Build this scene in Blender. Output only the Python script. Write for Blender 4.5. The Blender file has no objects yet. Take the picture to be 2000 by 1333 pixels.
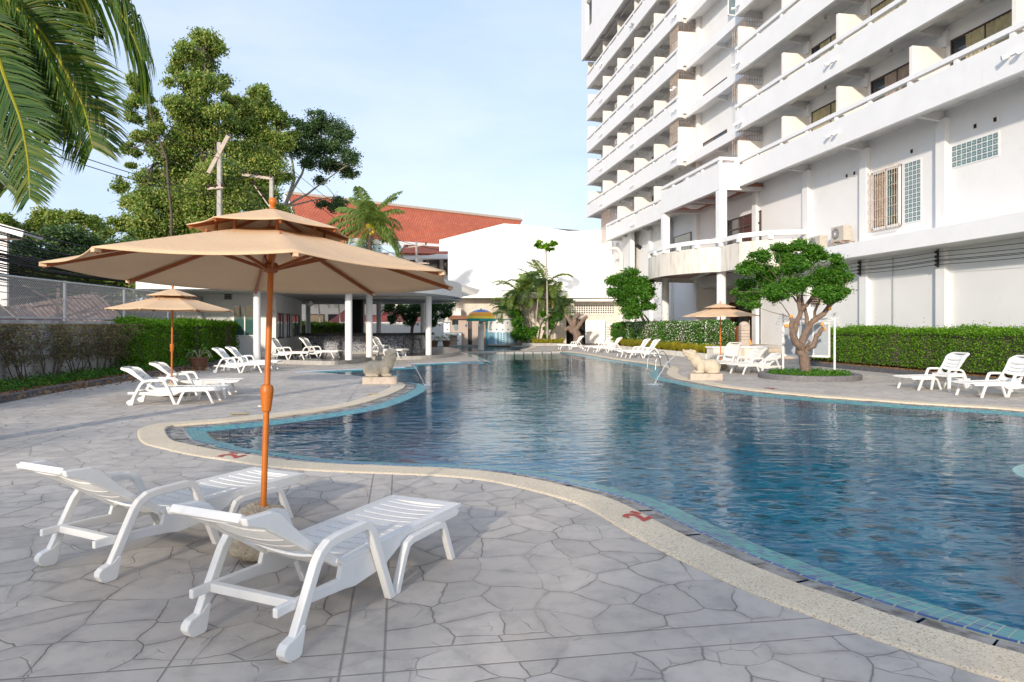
import bpy, bmesh, math, random
import numpy as np
from mathutils import Vector, Matrix
from mathutils.geometry import tessellate_polygon
random.seed(7); RS=np.random.RandomState(11)
R=math.radians; pi=math.pi
S=bpy.context.scene; COL=S.collection
FPX=1333.0; HZ=636.0; CH=1.6
# ---------------- camera, sky, sun, exposure
cd=bpy.data.cameras.new("camera"); cam=bpy.data.objects.new("camera",cd); COL.objects.link(cam)
cam.location=(0,0,CH); cam.rotation_euler=(R(90),0,0)
cd.sensor_width=36; cd.lens=36*FPX/2000; cd.shift_y=(HZ-666.5)/2000; cd.clip_end=2000; cd.clip_start=.05
S.camera=cam
SUN_EL=17.5; LX,LY=.33,1.0      # horizontal travel direction of the light
az=math.atan2(LX,LY)
W=bpy.data.worlds.new("World"); S.world=W; W.use_nodes=True
nt=W.node_tree; bg=nt.nodes['Background']
sky=nt.nodes.new('ShaderNodeTexSky'); sky.sky_type='NISHITA'; sky.sun_disc=False
sky.sun_elevation=R(SUN_EL); sky.sun_rotation=pi+az; sky.air_density=1.0; sky.dust_density=1.6; sky.ozone_density=1.5
tcw=nt.nodes.new('ShaderNodeTexCoord'); mpw=nt.nodes.new('ShaderNodeMapping'); mpw.inputs['Scale'].default_value=(1,1,3.2); nt.links.new(tcw.outputs['Generated'],mpw.inputs[0])
nzw=nt.nodes.new('ShaderNodeTexNoise'); nzw.inputs['Scale'].default_value=1.6; nzw.inputs['Detail'].default_value=7; nzw.inputs['Roughness'].default_value=.6; nt.links.new(mpw.outputs[0],nzw.inputs['Vector'])
mrw=nt.nodes.new('ShaderNodeMapRange'); mrw.inputs[1].default_value=.42; mrw.inputs[2].default_value=.75; mrw.inputs[3].default_value=0.0; mrw.inputs[4].default_value=1.0; nt.links.new(nzw.outputs['Fac'],mrw.inputs[0])
mcw=nt.nodes.new('ShaderNodeMix'); mcw.data_type='RGBA'; mcw.inputs[6].default_value=(1.95,2.42,3.35,1); mcw.inputs[7].default_value=(2.75,2.98,3.40,1); nt.links.new(mrw.outputs[0],mcw.inputs[0])
mxw=nt.nodes.new('ShaderNodeMix'); mxw.data_type='RGBA'; mxw.inputs[0].default_value=.80; nt.links.new(mcw.outputs[2],mxw.inputs[7]); nt.links.new(sky.outputs[0],mxw.inputs[6])
nt.links.new(mxw.outputs[2],bg.inputs[0]); bg.inputs[1].default_value=0.15
sl=bpy.data.lights.new("sun",'SUN'); sun=bpy.data.objects.new("sun",sl); COL.objects.link(sun)
sl.energy=2.0; sl.angle=R(1.6); sl.color=(1,.88,.74)
d=Vector((math.sin(az)*math.cos(R(SUN_EL)),math.cos(az)*math.cos(R(SUN_EL)),-math.sin(R(SUN_EL))))
sun.rotation_euler=d.to_track_quat('-Z','Y').to_euler()
S.view_settings.view_transform='Standard'; S.view_settings.look='None'; S.view_settings.exposure=1.1; S.view_settings.gamma=1
S.cycles.max_bounces=8; S.cycles.transparent_max_bounces=24
# ---------------- helpers
U=Vector((-.1629,.9866,0)); N=Vector((.9866,.1629,0)); HA=math.atan2(.1629,.9866)
def L(t,s,z=0): return Vector((t*N.x+s*U.x,t*N.y+s*U.y,z))
def G(px,py,z=0):
    Y=(CH-z)*FPX/(py-HZ); return Vector(((px-1000)*Y/FPX,Y,z))
def P(px,py,Y): return Vector(((px-1000)*Y/FPX,Y,CH+(HZ-py)*Y/FPX))
class MB:
    def __init__(s): s.v=[]; s.f=[]; s.n=0; s.uv={}
    def add(s,vs,fs):
        vs=np.asarray(vs,float).reshape(-1,3); s.v.append(vs)
        for f in fs: s.f.append([i+s.n for i in f])
        s.n+=len(vs)
    def addq(s,vs,fa):   # fa numpy int array (m,k)
        vs=np.asarray(vs,float).reshape(-1,3); s.v.append(vs)
        s.f.extend((fa+s.n).tolist()); s.n+=len(vs)
    def box(s,x0,x1,y0,y1,z0,z1,M=None):
        v=[(x0,y0,z0),(x1,y0,z0),(x1,y1,z0),(x0,y1,z0),(x0,y0,z1),(x1,y0,z1),(x1,y1,z1),(x0,y1,z1)]
        if M is not None: v=[tuple(M@Vector(p)) for p in v]
        s.add(v,[(0,3,2,1),(4,5,6,7),(0,1,5,4),(1,2,6,5),(2,3,7,6),(3,0,4,7)])
    def bar(s,a,b,w,h,up=(0,0,1)):
        a=Vector(a);b=Vector(b);d=(b-a).normalized();up=Vector(up)
        sd=d.cross(up)
        if sd.length<1e-4: sd=d.cross(Vector((1,0,0)))
        sd.normalize(); u2=sd.cross(d); v=[]
        for p in (a,b):
            for i,j in ((-1,-1),(1,-1),(1,1),(-1,1)): v.append(p+sd*(w/2*i)+u2*(h/2*j))
        s.add(v,[(0,3,2,1),(4,5,6,7),(0,1,5,4),(1,2,6,5),(2,3,7,6),(3,0,4,7)])
    def tube(s,pts,r,n=8,cap=True,flat=1.0):
        pts=[Vector(p) for p in pts]; k=len(pts)
        if not hasattr(r,'__len__'): r=[r]*k
        vs=[];fs=[];ref=None
        for i,p in enumerate(pts):
            d=(pts[min(i+1,k-1)]-pts[max(i-1,0)]).normalized()
            if ref is None:
                ref=Vector((0,0,1)) if abs(d.z)<.9 else Vector((1,0,0))
            a=(ref-d*ref.dot(d)); a=a.normalized() if a.length>1e-5 else d.orthogonal().normalized(); b=d.cross(a); ref=a
            for j in range(n):
                t=2*pi*j/n; vs.append(p+a*(math.cos(t)*r[i])+b*(math.sin(t)*r[i]*flat))
        for i in range(k-1):
            for j in range(n):
                fs.append((i*n+j,i*n+(j+1)%n,(i+1)*n+(j+1)%n,(i+1)*n+j))
        if cap: fs.append(tuple(range(n))[::-1]); fs.append(tuple(range((k-1)*n,k*n)))
        s.add(vs,fs)
    def lathe(s,prof,c=(0,0,0),n=24,cap=True,sx=1,sy=1):
        vs=[];fs=[];k=len(prof)
        for r,z in prof:
            for j in range(n):
                t=2*pi*j/n; vs.append((c[0]+r*math.cos(t)*sx,c[1]+r*math.sin(t)*sy,c[2]+z))
        for i in range(k-1):
            for j in range(n): fs.append((i*n+j,i*n+(j+1)%n,(i+1)*n+(j+1)%n,(i+1)*n+j))
        if cap: fs.append(tuple(range(n))[::-1]); fs.append(tuple(range((k-1)*n,k*n)))
        s.add(vs,fs)
    def prism(s,poly,z0,z1):
        k=len(poly); v=[(p[0],p[1],z0) for p in poly]+[(p[0],p[1],z1) for p in poly]
        tri=tessellate_polygon([[Vector((p[0],p[1],0)) for p in poly]])
        fs=[tuple(t)[::-1] for t in tri]+[tuple(i+k for i in t) for t in tri]
        fs+=[(i,(i+1)%k,(i+1)%k+k,i+k) for i in range(k)]
        s.add(v,fs)
    def side(s,poly,y0,y1,M=None):   # polygon in xz extruded along y
        k=len(poly); v=[(p[0],y0,p[1]) for p in poly]+[(p[0],y1,p[1]) for p in poly]
        if M is not None: v=[tuple(M@Vector(p)) for p in v]
        s.add(v,[tuple(range(k)),tuple(range(k,2*k))[::-1]]+[(i,i+k,(i+1)%k+k,(i+1)%k) for i in range(k)])
    def build(s,name,m,parent=None,off=None,smooth=False,bevel=0,fixn=False):
        me=bpy.data.meshes.new(name); v=np.concatenate(s.v) if s.v else np.zeros((0,3))
        if off is not None: v=v-np.array(off)[None,:]
        me.vertices.add(len(v)); me.vertices.foreach_set('co',v.ravel())
        ln=np.array([len(f) for f in s.f],dtype=np.int32); st=np.concatenate([[0],np.cumsum(ln)[:-1]]).astype(np.int32)
        li=np.fromiter((i for f in s.f for i in f),dtype=np.int32)
        me.loops.add(len(li)); me.loops.foreach_set('vertex_index',li)
        me.polygons.add(len(ln)); me.polygons.foreach_set('loop_start',st)
        me.polygons.foreach_set('loop_total',ln)
        me.update(calc_edges=True); me.validate()
        if fixn:
            b=bmesh.new(); b.from_mesh(me); bmesh.ops.recalc_face_normals(b,faces=b.faces[:]); b.to_mesh(me); b.free()
        me.polygons.foreach_set('use_smooth',[bool(smooth)]*len(me.polygons))
        if smooth:
            try: me.set_sharp_from_angle(angle=R(40))
            except Exception: pass
        me.materials.append(m)
        o=bpy.data.objects.new(name,me); COL.objects.link(o)
        if parent is not None: o.parent=parent
        if bevel:
            b=o.modifiers.new('bevel','BEVEL'); b.width=bevel; b.segments=2; b.limit_method='ANGLE'; b.angle_limit=R(35)
        return o
def tag(o,label=None,cat=None,group=None,kind=None):
    if label: o['label']=label
    if cat: o['category']=cat
    if group: o['group']=group
    if kind: o['kind']=kind
    return o
def thing(name,label,cat,loc=(0,0,0),rz=0,group=None):
    o=bpy.data.objects.new(name,None); COL.objects.link(o); o.location=loc; o.rotation_euler=(0,0,rz); o.empty_display_size=.2
    return tag(o,label,cat,group)
def kids(o): return [c for c in bpy.data.objects if c.parent==o]
KID={}
def copy_tree(o,parent=None):
    c=o.copy(); COL.objects.link(c); c.parent=parent
    for k in KID.setdefault(o.name,kids(o)): copy_tree(k,c)
    return c
def struct(o): o['kind']='structure'; return o
def onebox(name,mat,*a,parent=None,off=None,bevel=0):
    m=MB(); m.box(*a); return m.build(name,mat,parent,off,bevel=bevel)
# ---------------- materials
class NT:
    def __init__(s,name):
        s.m=bpy.data.materials.new(name); s.m.use_nodes=True; s.t=s.m.node_tree; s.b=s.t.nodes['Principled BSDF']
        s.out=s.t.nodes['Material Output']
    def n(s,ty,**k):
        x=s.t.nodes.new('ShaderNode'+ty)
        for a,b in k.items():
            if a in ('op',): x.operation=b
            elif a=='inp':
                for i,v in b.items(): x.inputs[i].default_value=v
            else: setattr(x,a,b)
        return x
    def l(s,a,b): s.t.links.new(a,b)
    def coord(s,rot=0,scale=(1,1,1),uv=False,gen=False):
        tc=s.n('TexCoord'); mp=s.n('Mapping'); mp.inputs['Rotation'].default_value=(0,0,rot); mp.inputs['Scale'].default_value=scale
        s.l(tc.outputs['UV' if uv else 'Object'],mp.inputs[0]); return mp.outputs[0]
    def noise(s,v,sc,det=4,rough=.55,dist=0):
        x=s.n('TexNoise',inp={'Scale':sc,'Detail':det,'Roughness':rough,'Distortion':dist}); s.l(v,x.inputs['Vector']); return x.outputs['Fac']
    def ramp(s,f,stops):
        r=s.n('ValToRGB'); e=r.color_ramp.elements
        while len(e)<len(stops): e.new(.5)
        for i,(p,c) in enumerate(stops):
            e[i].position=p; e[i].color=(c,c,c,1) if not hasattr(c,'__len__') else (*c,1)
        s.l(f,r.inputs[0]); return r.outputs[0]
    def mix(s,f,a,b,mode='MIX'):
        x=s.n('Mix',data_type='RGBA',blend_type=mode)
        for i,v in ((0,f),(6,a),(7,b)):
            if hasattr(v,'node'): s.l(v,x.inputs[i])
            elif i==0: x.inputs[0].default_value=v
            else: x.inputs[i].default_value=(*v,1)
        return x.outputs[2]
    def math(s,op,a,b=None,c=None):
        x=s.n('Math',op=op)
        for i,v in enumerate((a,b,c)):
            if v is None: continue
            if hasattr(v,'node'): s.l(v,x.inputs[i])
            else: x.inputs[i].default_value=v
        return x.outputs[0]
    def bump(s,h,st=.3,dist=.01,prev=None):
        x=s.n('Bump',inp={'Strength':st,'Distance':dist}); s.l(h,x.inputs['Height'])
        if prev is not None: s.l(prev,x.inputs['Normal'])
        return x.outputs[0]
def pm(name,col,rough=.7,var=.12,sc=3.0,bump=0,bsc=40,stain=None,stsc=(1.5,1.5,.4),st=(.5,.75),metal=0,spec=None,stz=None):
    t=NT(name); v=t.coord()
    f=t.noise(v,sc,5,.6)
    lo=tuple(c*(1-var) for c in col); hi=tuple(min(1,c*(1+var)) for c in col)
    c=t.ramp(f,[(.3,lo),(.7,hi)])
    if stain:
        v2=t.coord(scale=stsc); g=t.noise(v2,2.2,7,.68); g=t.ramp(g,[(st[0],0),(st[1],1)])
        c=t.mix(g,c,stain)
    t.l(c,t.b.inputs['Base Color'])
    r=t.ramp(t.noise(v,sc*4,3),[(.3,max(0,rough-.08)),(.7,min(1,rough+.08))]); t.l(r,t.b.inputs['Roughness'])
    t.b.inputs['Metallic'].default_value=metal
    if spec is not None: t.b.inputs['Specular IOR Level'].default_value=spec
    if bump: t.l(t.bump(t.noise(v,bsc,4),bump,.004),t.b.inputs['Normal'])
    return t.m
def leafmat(name,cols,trans=.25,rough=.5):
    t=NT(name); g=t.n('NewGeometry'); v=t.coord()
    n=t.noise(v,.9,2)
    f=t.math('ADD',t.math('MULTIPLY',g.outputs['Random Per Island'],.62),t.math('MULTIPLY',n,.42))
    k=len(cols); c=t.ramp(f,[(.12+.76*i/(k-1),cc) for i,cc in enumerate(cols)])
    t.l(c,t.b.inputs['Base Color']); t.b.inputs['Roughness'].default_value=rough; t.b.inputs['Specular IOR Level'].default_value=.35
    tr=t.n('BsdfTranslucent'); hs=t.n('HueSaturation',inp={'Value':1.5,'Saturation':1.1}); t.l(c,hs.inputs['Color']); t.l(hs.outputs[0],tr.inputs[0])
    mx=t.n('MixShader',inp={0:trans}); t.l(t.b.outputs[0],mx.inputs[1]); t.l(tr.outputs[0],mx.inputs[2]); t.l(mx.outputs[0],t.out.inputs[0])
    return t.m
def glass(name,col,rough=.05):
    t=NT(name); t.b.inputs['Base Color'].default_value=(*col,1); t.b.inputs['Roughness'].default_value=rough; t.b.inputs['Specular IOR Level'].default_value=.9
    v=t.coord(); t.l(t.bump(t.noise(v,1.2,2),.15,.02),t.b.inputs['Normal']); return t.m
M={}
M['white']=pm('white_paint',(.80,.80,.79),.6,.03,1.2,.15,30,stain=(.66,.63,.58),stsc=(2.2,2.2,.3),st=(.6,1.0))
M['white2']=pm('white_render_wall',(.78,.775,.76),.75,.03,.8,.3,18,stain=(.60,.555,.50),stsc=(1.0,1.0,.4),st=(.6,1.0))
M['cream']=pm('cream_partition',(.80,.755,.69),.7,.04,1.0,.2,25,stain=(.60,.53,.45),st=(.6,.9))
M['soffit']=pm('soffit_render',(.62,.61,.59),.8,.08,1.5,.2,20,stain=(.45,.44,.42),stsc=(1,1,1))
M['grime']=pm('weathered_white_render',(.72,.68,.60),.8,.06,1.0,.3,18,stain=(.42,.33,.25),stsc=(1.6,1.6,.25),st=(.5,.78))
M['plastic']=pm('white_plastic',(.74,.735,.71),.38,.02,5,stain=(.56,.50,.40),stsc=(6,6,6),st=(.6,.9))
M['wooddark']=pm('dark_wood',(.10,.045,.025),.5,.25,8)
M['frame']=pm('brown_frame',(.055,.03,.022),.45,.2,6)
M['redsoffit']=pm('red_brown_boarding',(.33,.14,.09),.6,.1,3)
M['dglass']=glass('dark_glass',(.025,.035,.04)); M['gglass']=glass('green_glass',(.05,.11,.10)); M['bglass']=glass('pale_glass',(.20,.27,.30),.12)
M['gblock']=pm('glass_block',(.16,.25,.245),.12,.35,9,spec=.8)
M['curt']=pm('curtain_cloth',(.42,.36,.20),.9,.2,4); M['curt2']=pm('curtain_cloth_brown',(.36,.27,.20),.9,.2,4)
M['rust']=pm('rusty_bars',(.36,.25,.19),.8,.3,12); M['rustw']=pm('rust_streaked_white_bars',(.66,.58,.48),.6,.1,9,stain=(.45,.2,.07),stsc=(9,9,9),st=(.5,.6))
M['steel']=pm('polished_steel',(.6,.6,.6),.2,.05,5,metal=1); M['galv']=pm('galvanised_steel',(.42,.44,.46),.5,.1,8,metal=.5)
M['black']=pm('black_rubber',(.012,.012,.013),.6,.2,6); M['conc']=pm('grey_concrete',(.40,.38,.35),.85,.12,5,.3,30,stain=(.24,.22,.19),stsc=(2,2,1))
M['kerb']=pm('dark_grey_kerb',(.085,.088,.095),.75,.2,9,.3,60,stain=(.16,.15,.14),stsc=(3,3,3))
M['ringk']=pm('grey_granite_ring',(.15,.145,.15),.75,.2,14,.4,70,stain=(.24,.22,.20),stsc=(3,3,3))
M['orange']=pm('orange_painted_pole',(.50,.135,.008),.4,.1,8,.1,60)
M['ribwood']=pm('brown_rib',(.30,.085,.02),.5,.15,9)
M['terr']=pm('terracotta',(.20,.085,.045),.75,.2,9,.2,40,stain=(.12,.09,.06),stsc=(4,4,4))
M['stone']=pm('carved_sandstone',(.50,.425,.31),.85,.08,5,.35,55,stain=(.40,.35,.28),stsc=(3,3,2.2),st=(.5,.72))
M['plinth']=pm('sandstone_plinth',(.50,.42,.34),.85,.08,4,.35,60,stain=(.33,.25,.20),stsc=(3,3,3))
M['bark']=pm('grey_brown_bark',(.20,.14,.105),.9,.25,7,.8,26,stain=(.10,.07,.055),stsc=(6,6,2))
M['barkd']=pm('dark_bark',(.10,.075,.06),.9,.25,7,.6,26); M['barkp']=pm('pale_bark',(.36,.31,.26),.9,.2,7,.5,26)
M['cut']=pm('fresh_cut_wood',(.72,.33,.07),.8,.12,20)
M['acm']=pm('aged_beige_casing',(.50,.46,.39),.5,.05,5,stain=(.36,.30,.22),stsc=(5,5,5),st=(.5,.8))
M['soil']=pm('dry_soil',(.28,.145,.075),.95,.3,9,.8,40,stain=(.13,.08,.05),stsc=(5,5,5))
M['beige']=pm('beige_panel',(.52,.47,.38),.6,.04,3)
M['winblk']=pm('dark_interior',(.012,.011,.011),.8,.2,3)
def mk_roof(name,c1,c2,rot=0):
    t=NT(name); v=t.coord(uv=True); b=t.n('TexBrick',inp={'Scale':1,'Mortar Size':.028,'Row Height':.34,'Brick Width':.30,'Color1':(*c1,1),'Color2':(*c2,1),'Mortar':(c1[0]*.35,c1[1]*.35,c1[2]*.35,1)})
    t.l(v,b.inputs['Vector']); n=t.noise(t.coord(),.35,5); c=t.mix(t.ramp(n,[(.35,0),(.7,.55)]),b.outputs['Color'],tuple(x*.55 for x in c1)); t.l(c,t.b.inputs['Base Color']); t.b.inputs['Roughness'].default_value=.7
    t.l(t.bump(b.outputs['Fac'],.4,-.03),t.b.inputs['Normal']); return t.m
M['roof']=mk_roof('red_tiles',(.56,.125,.055),(.66,.18,.08)); M['roof2']=mk_roof('dull_red_tiles',(.38,.07,.06),(.46,.10,.08))
# canvas
t=NT('beige_canvas'); v=t.coord(scale=(1,1,1)); w1=t.n('TexNoise',inp={'Scale':2.5,'Detail':5}); t.l(v,w1.inputs['Vector'])
c=t.ramp(w1.outputs['Fac'],[(.3,(.69,.485,.30)),(.7,(.75,.53,.335))]); t.l(c,t.b.inputs['Base Color']); t.b.inputs['Roughness'].default_value=.9; t.b.inputs['Specular IOR Level'].default_value=.15
wv=t.noise(t.coord(scale=(1,1,1)),260,2); wr=t.noise(t.coord(),4.5,4,.6,1.2); t.l(t.bump(wv,.25,.002,t.bump(wr,.5,.02)),t.b.inputs['Normal'])
tr=t.n('BsdfTranslucent'); t.l(c,tr.inputs[0]); mx=t.n('MixShader',inp={0:.12}); t.l(t.b.outputs[0],mx.inputs[1]); t.l(tr.outputs[0],mx.inputs[2]); t.l(mx.outputs[0],t.out.inputs[0]); M['canvas']=t.m
# stamped concrete deck
t=NT('stamped_concrete'); v=t.coord(rot=-HA)
wn=t.n('TexNoise',inp={'Scale':2.6,'Detail':4}); t.l(v,wn.inputs['Vector'])
vm=t.n('VectorMath',operation='MULTIPLY_ADD'); t.l(wn.outputs['Color'],vm.inputs[0]); vm.inputs[1].default_value=(.16,.16,0); t.l(v,vm.inputs[2])
vo=t.n('TexVoronoi',feature='DISTANCE_TO_EDGE',voronoi_dimensions='2D',inp={'Scale':3.15,'Randomness':.9}); t.l(vm.outputs[0],vo.inputs['Vector'])
vc=t.n('TexVoronoi',feature='F1',voronoi_dimensions='2D',inp={'Scale':3.15,'Randomness':.9}); t.l(vm.outputs[0],vc.inputs['Vector'])
sx=t.n('SeparateXYZ'); t.l(v,sx.inputs[0]); T_,S_=sx.outputs[0],sx.outputs[1]
def pdist(x,per,c0):   # distance to nearest of c0+k*per
    a=t.math('SUBTRACT',x,c0-per/2); a=t.math('MODULO',t.math('ADD',a,per*40),per); return t.math('ABSOLUTE',t.math('SUBTRACT',a,per/2))
dt=pdist(T_,4.75,-.17); ds=pdist(S_,4.75,3.31)
def line(dv,c,w): return t.ramp(t.math('ABSOLUTE',t.math('SUBTRACT',dv,c)),[(0,1),(w,0)])
nz=t.noise(v,3,3)
inband=t.math('MAXIMUM',t.math('LESS_THAN',dt,.1),t.math('LESS_THAN',ds,.108))
j1=line(dt,.1,.009); j2=line(ds,.108,.009); j3=line(t.math('ABSOLUTE',t.math('ADD',T_,1.07)),0,.007)
cr=t.math('MULTIPLY',t.ramp(vo.outputs['Distance'],[(0,1),(.022,0)]),t.math('SUBTRACT',1,inband))
gate=t.ramp(t.noise(v,1.7,2),[(.40,.25),(.55,1)]); cr=t.math('MULTIPLY',cr,gate)
jj=t.math('MAXIMUM',t.math('MAXIMUM',j1,j2),j3); gr=t.math('MAXIMUM',cr,jj)
vo2=t.n('TexVoronoi',feature='DISTANCE_TO_EDGE',voronoi_dimensions='2D',inp={'Scale':5.2,'Randomness':1}); t.l(vm.outputs[0],vo2.inputs['Vector'])
fine=t.math('MULTIPLY',t.ramp(vo2.outputs['Distance'],[(0,.6),(.035,0)]),t.ramp(t.noise(v,2.4,2),[(.56,0),(.62,1)]))
big=t.noise(v,.5,5,.6); mid=t.noise(v,4.5,6,.68)
c=t.mix(t.ramp(big,[(.35,0),(.68,1)]),(.42,.385,.345),(.515,.465,.405))
c=t.mix(t.ramp(mid,[(.32,.55),(.54,0)]),c,(.27,.25,.235))
hv=t.n('HueSaturation'); t.l(c,hv.inputs['Color']); sv=t.n('SeparateXYZ'); t.l(vc.outputs['Color'],sv.inputs[0])
t.l(t.math('MULTIPLY_ADD',sv.outputs[0],.20,.94),hv.inputs['Value']); c=hv.outputs[0]
edgeg=t.math('MULTIPLY',t.ramp(vo.outputs['Distance'],[(0,.36),(.14,0)]),t.ramp(t.noise(v,3.1,5,.7),[(.42,0),(.62,1)])); c=t.mix(edgeg,c,(.17,.155,.14)); dots=t.ramp(t.noise(v,26,3,.6),[(.68,0),(.74,.5)]); c=t.mix(dots,c,(.14,.12,.10)); c=t.mix(t.math('MULTIPLY',fine,.6),c,(.10,.10,.10)); c=t.mix(t.math('MULTIPLY',gr,.58),c,(.085,.075,.065))
t.l(c,t.b.inputs['Base Color']); t.l(t.ramp(mid,[(.3,.60),(.7,.82)]),t.b.inputs['Roughness']); t.b.inputs['Specular IOR Level'].default_value=.3
h=t.math('SUBTRACT',t.math('ADD',t.math('MULTIPLY',mid,.5),t.math('MULTIPLY',t.noise(v,18,4),.12)),t.math('MAXIMUM',gr,fine))
t.l(t.bump(h,.7,.009),t.b.inputs['Normal']); M['deck']=t.m
# pebble wash coping
t=NT('pebble_wash'); v=t.coord(); vo=t.n('TexVoronoi',inp={'Scale':130}); t.l(v,vo.inputs['Vector'])
s3=t.n('SeparateXYZ'); t.l(vo.outputs['Color'],s3.inputs[0])
c=t.ramp(s3.outputs[0],[(0,(.30,.22,.13)),(.12,(.58,.47,.32)),(.5,(.69,.59,.43)),(1,(.74,.65,.50))])
n=t.noise(v,1.5,4); c=t.mix(t.ramp(n,[(.4,0),(.7,.35)]),c,(.45,.37,.28)); t.l(c,t.b.inputs['Base Color']); t.b.inputs['Roughness'].default_value=.75
t.l(t.bump(vo.outputs['Distance'],.5,-.004),t.b.inputs['Normal']); M['coping']=t.m
M['gutter']=pm('gutter_stone',(.30,.285,.26),.7,.22,4,.4,60,stain=(.11,.095,.08),stsc=(3,3,3),st=(.45,.62))
def tiles(name,bw,cols,grout,uv=True,rot=0,rough=.12,spot=None,bump=.3):
    t=NT(name); v=t.coord(rot=rot,uv=uv); sc=t.n('VectorMath',operation='SCALE'); t.l(v,sc.inputs[0]); sc.inputs['Scale'].default_value=1/bw
    fl=t.n('VectorMath',operation='FLOOR'); t.l(sc.outputs[0],fl.inputs[0]); wn=t.n('TexWhiteNoise',noise_dimensions='2D'); t.l(fl.outputs[0],wn.inputs['Vector'])
    fr=t.n('VectorMath',operation='FRACTION'); t.l(sc.outputs[0],fr.inputs[0]); sp=t.n('SeparateXYZ'); t.l(fr.outputs[0],sp.inputs[0])
    a=t.math('MINIMUM',t.math('MINIMUM',sp.outputs[0],t.math('SUBTRACT',1,sp.outputs[0])),t.math('MINIMUM',sp.outputs[1],t.math('SUBTRACT',1,sp.outputs[1])))
    g=t.math('LESS_THAN',a,.045); k=len(cols); c=t.ramp(wn.outputs['Value'],[(i/(k-1) if k>1 else 0,cc) for i,cc in enumerate(cols)])
    if spot:
        vo=t.n('TexVoronoi',voronoi_dimensions='2D',inp={'Scale':spot[0],'Randomness':.9}); t.l(v,vo.inputs['Vector'])
        c=t.mix(t.ramp(vo.outputs['Distance'],[(.18,1),(.30,0)]),c,spot[1])
        c=t.mix(t.ramp(t.noise(v,.8,4),[(.35,.7),(.65,0)]),c,spot[2])
    c=t.mix(g,c,grout); t.l(c,t.b.inputs['Base Color']); t.b.inputs['Roughness'].default_value=rough
    t.l(t.bump(t.ramp(a,[(0,0),(.08,1)]),bump,.003),t.b.inputs['Normal']); return t.m
M['teal']=tiles('teal_tiles',.062,[(.0,.18,.22),(.0,.28,.30),(.0,.08,.26),(.01,.35,.34),(.0,.22,.29)],(.36,.40,.28),rough=.35)
M['tealo']=tiles('teal_ledge_tiles',.07,[(.0,.20,.25),(.01,.30,.33),(.0,.16,.30),(.02,.38,.38)],(.35,.42,.38),uv=False)
M['trim']=tiles('dark_blue_trim_tiles',.12,[(.01,.06,.20),(.02,.10,.28)],(.3,.33,.25))
M['mosaic']=tiles('deep_blue_mosaic',.10,[(.0,.24,.37),(.0,.31,.45),(.0,.42,.47),(.0,.27,.45)],(.0,.28,.40),uv=False,rough=.3,spot=(1.9,(.05,.07,.09),(.0,.17,.29)))
M['mosaicw']=tiles('deep_blue_wall_mosaic',.11,[(.0,.23,.38),(.0,.29,.46),(.0,.36,.48)],(.03,.34,.44),rough=.3)
M['mosaicw2']=tiles('ledge_wall_tiles',.11,[(.0,.26,.40),(.0,.32,.46)],(.03,.32,.42),uv=False,rough=.3)
# water
t=NT('pool_water'); v=t.coord(scale=(1,1,1))
va=t.coord(scale=(.75,1.7,1)); n1=t.noise(va,2.3,2,.45,.8); n2=t.noise(va,6.5,2,.5,.5); n3=t.noise(v,.55,2)
h=t.math('ADD',t.math('MULTIPLY',n1,.75),t.math('MULTIPLY',n2,.22)); amp=t.ramp(n3,[(.35,.45),(.65,1)])
nb=t.bump(t.math('MULTIPLY',h,amp),1.0,.024)
gl=t.n('BsdfGlossy',inp={'Roughness':.004}); t.l(nb,gl.inputs['Normal']); tp=t.n('BsdfTransparent'); tp.inputs[0].default_value=(.5,.92,.97,1)
fz=t.n('Fresnel',inp={'IOR':1.33}); t.l(nb,fz.inputs['Normal']); mx=t.n('MixShader'); t.l(t.math('MULTIPLY',fz.outputs[0],.84),mx.inputs[0]); t.l(tp.outputs[0],mx.inputs[1]); t.l(gl.outputs[0],mx.inputs[2]); t.l(mx.outputs[0],t.out.inputs[0]); M['water']=t.m
t=NT('jet_water'); t.b.inputs['Base Color'].default_value=(.85,.93,1,1); t.b.inputs['Roughness'].default_value=.1; t.b.inputs['Transmission Weight'].default_value=.5; t.b.inputs['IOR'].default_value=1.33; M['jet']=t.m
M['red']=pm('faded_red_paint',(.42,.065,.05),.8,.25,30); M['yel']=pm('faded_yellow_paint',(.62,.42,.06),.8,.3,30)
LG={}
LG['green']=leafmat('fresh_leaves',[(.015,.07,.006),(.035,.13,.01),(.075,.21,.015),(.13,.28,.02)])
LG['hedge']=leafmat('hedge_leaves',[(.03,.10,.005),(.075,.20,.008),(.15,.32,.015),(.25,.44,.03)],.38)
LG['dark']=leafmat('dark_leaves',[(.015,.045,.012),(.03,.08,.015),(.05,.12,.02)])
LG['big']=leafmat('tree_leaves',[(.06,.13,.025),(.12,.22,.035),(.24,.31,.06),(.42,.40,.12)])
LG['grey']=leafmat('grey_green_leaves',[(.035,.075,.025),(.06,.12,.04),(.11,.17,.055)])
LG['dry']=leafmat('dry_leaves',[(.10,.06,.04),(.17,.10,.065),(.14,.16,.05),(.08,.13,.03)],.25)
LG['palm']=leafmat('palm_leaflets',[(.015,.05,.006),(.032,.085,.008),(.07,.13,.012),(.20,.18,.025)],.26,.38)
LG['palm2']=leafmat('distant_palm_leaflets',[(.08,.14,.03),(.15,.23,.05),(.28,.34,.10)],.35,.45)
LG['grass']=leafmat('yellow_green_blades',[(.16,.17,.01),(.28,.30,.02),(.46,.42,.03),(.42,.26,.05)],.35)
LG['flower']=pm('white_flowers',(.80,.80,.72),.7,.05,8)
LG['lit']=leafmat('litter',[(.15,.07,.03),(.25,.14,.06),(.10,.06,.03)],.0)
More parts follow.
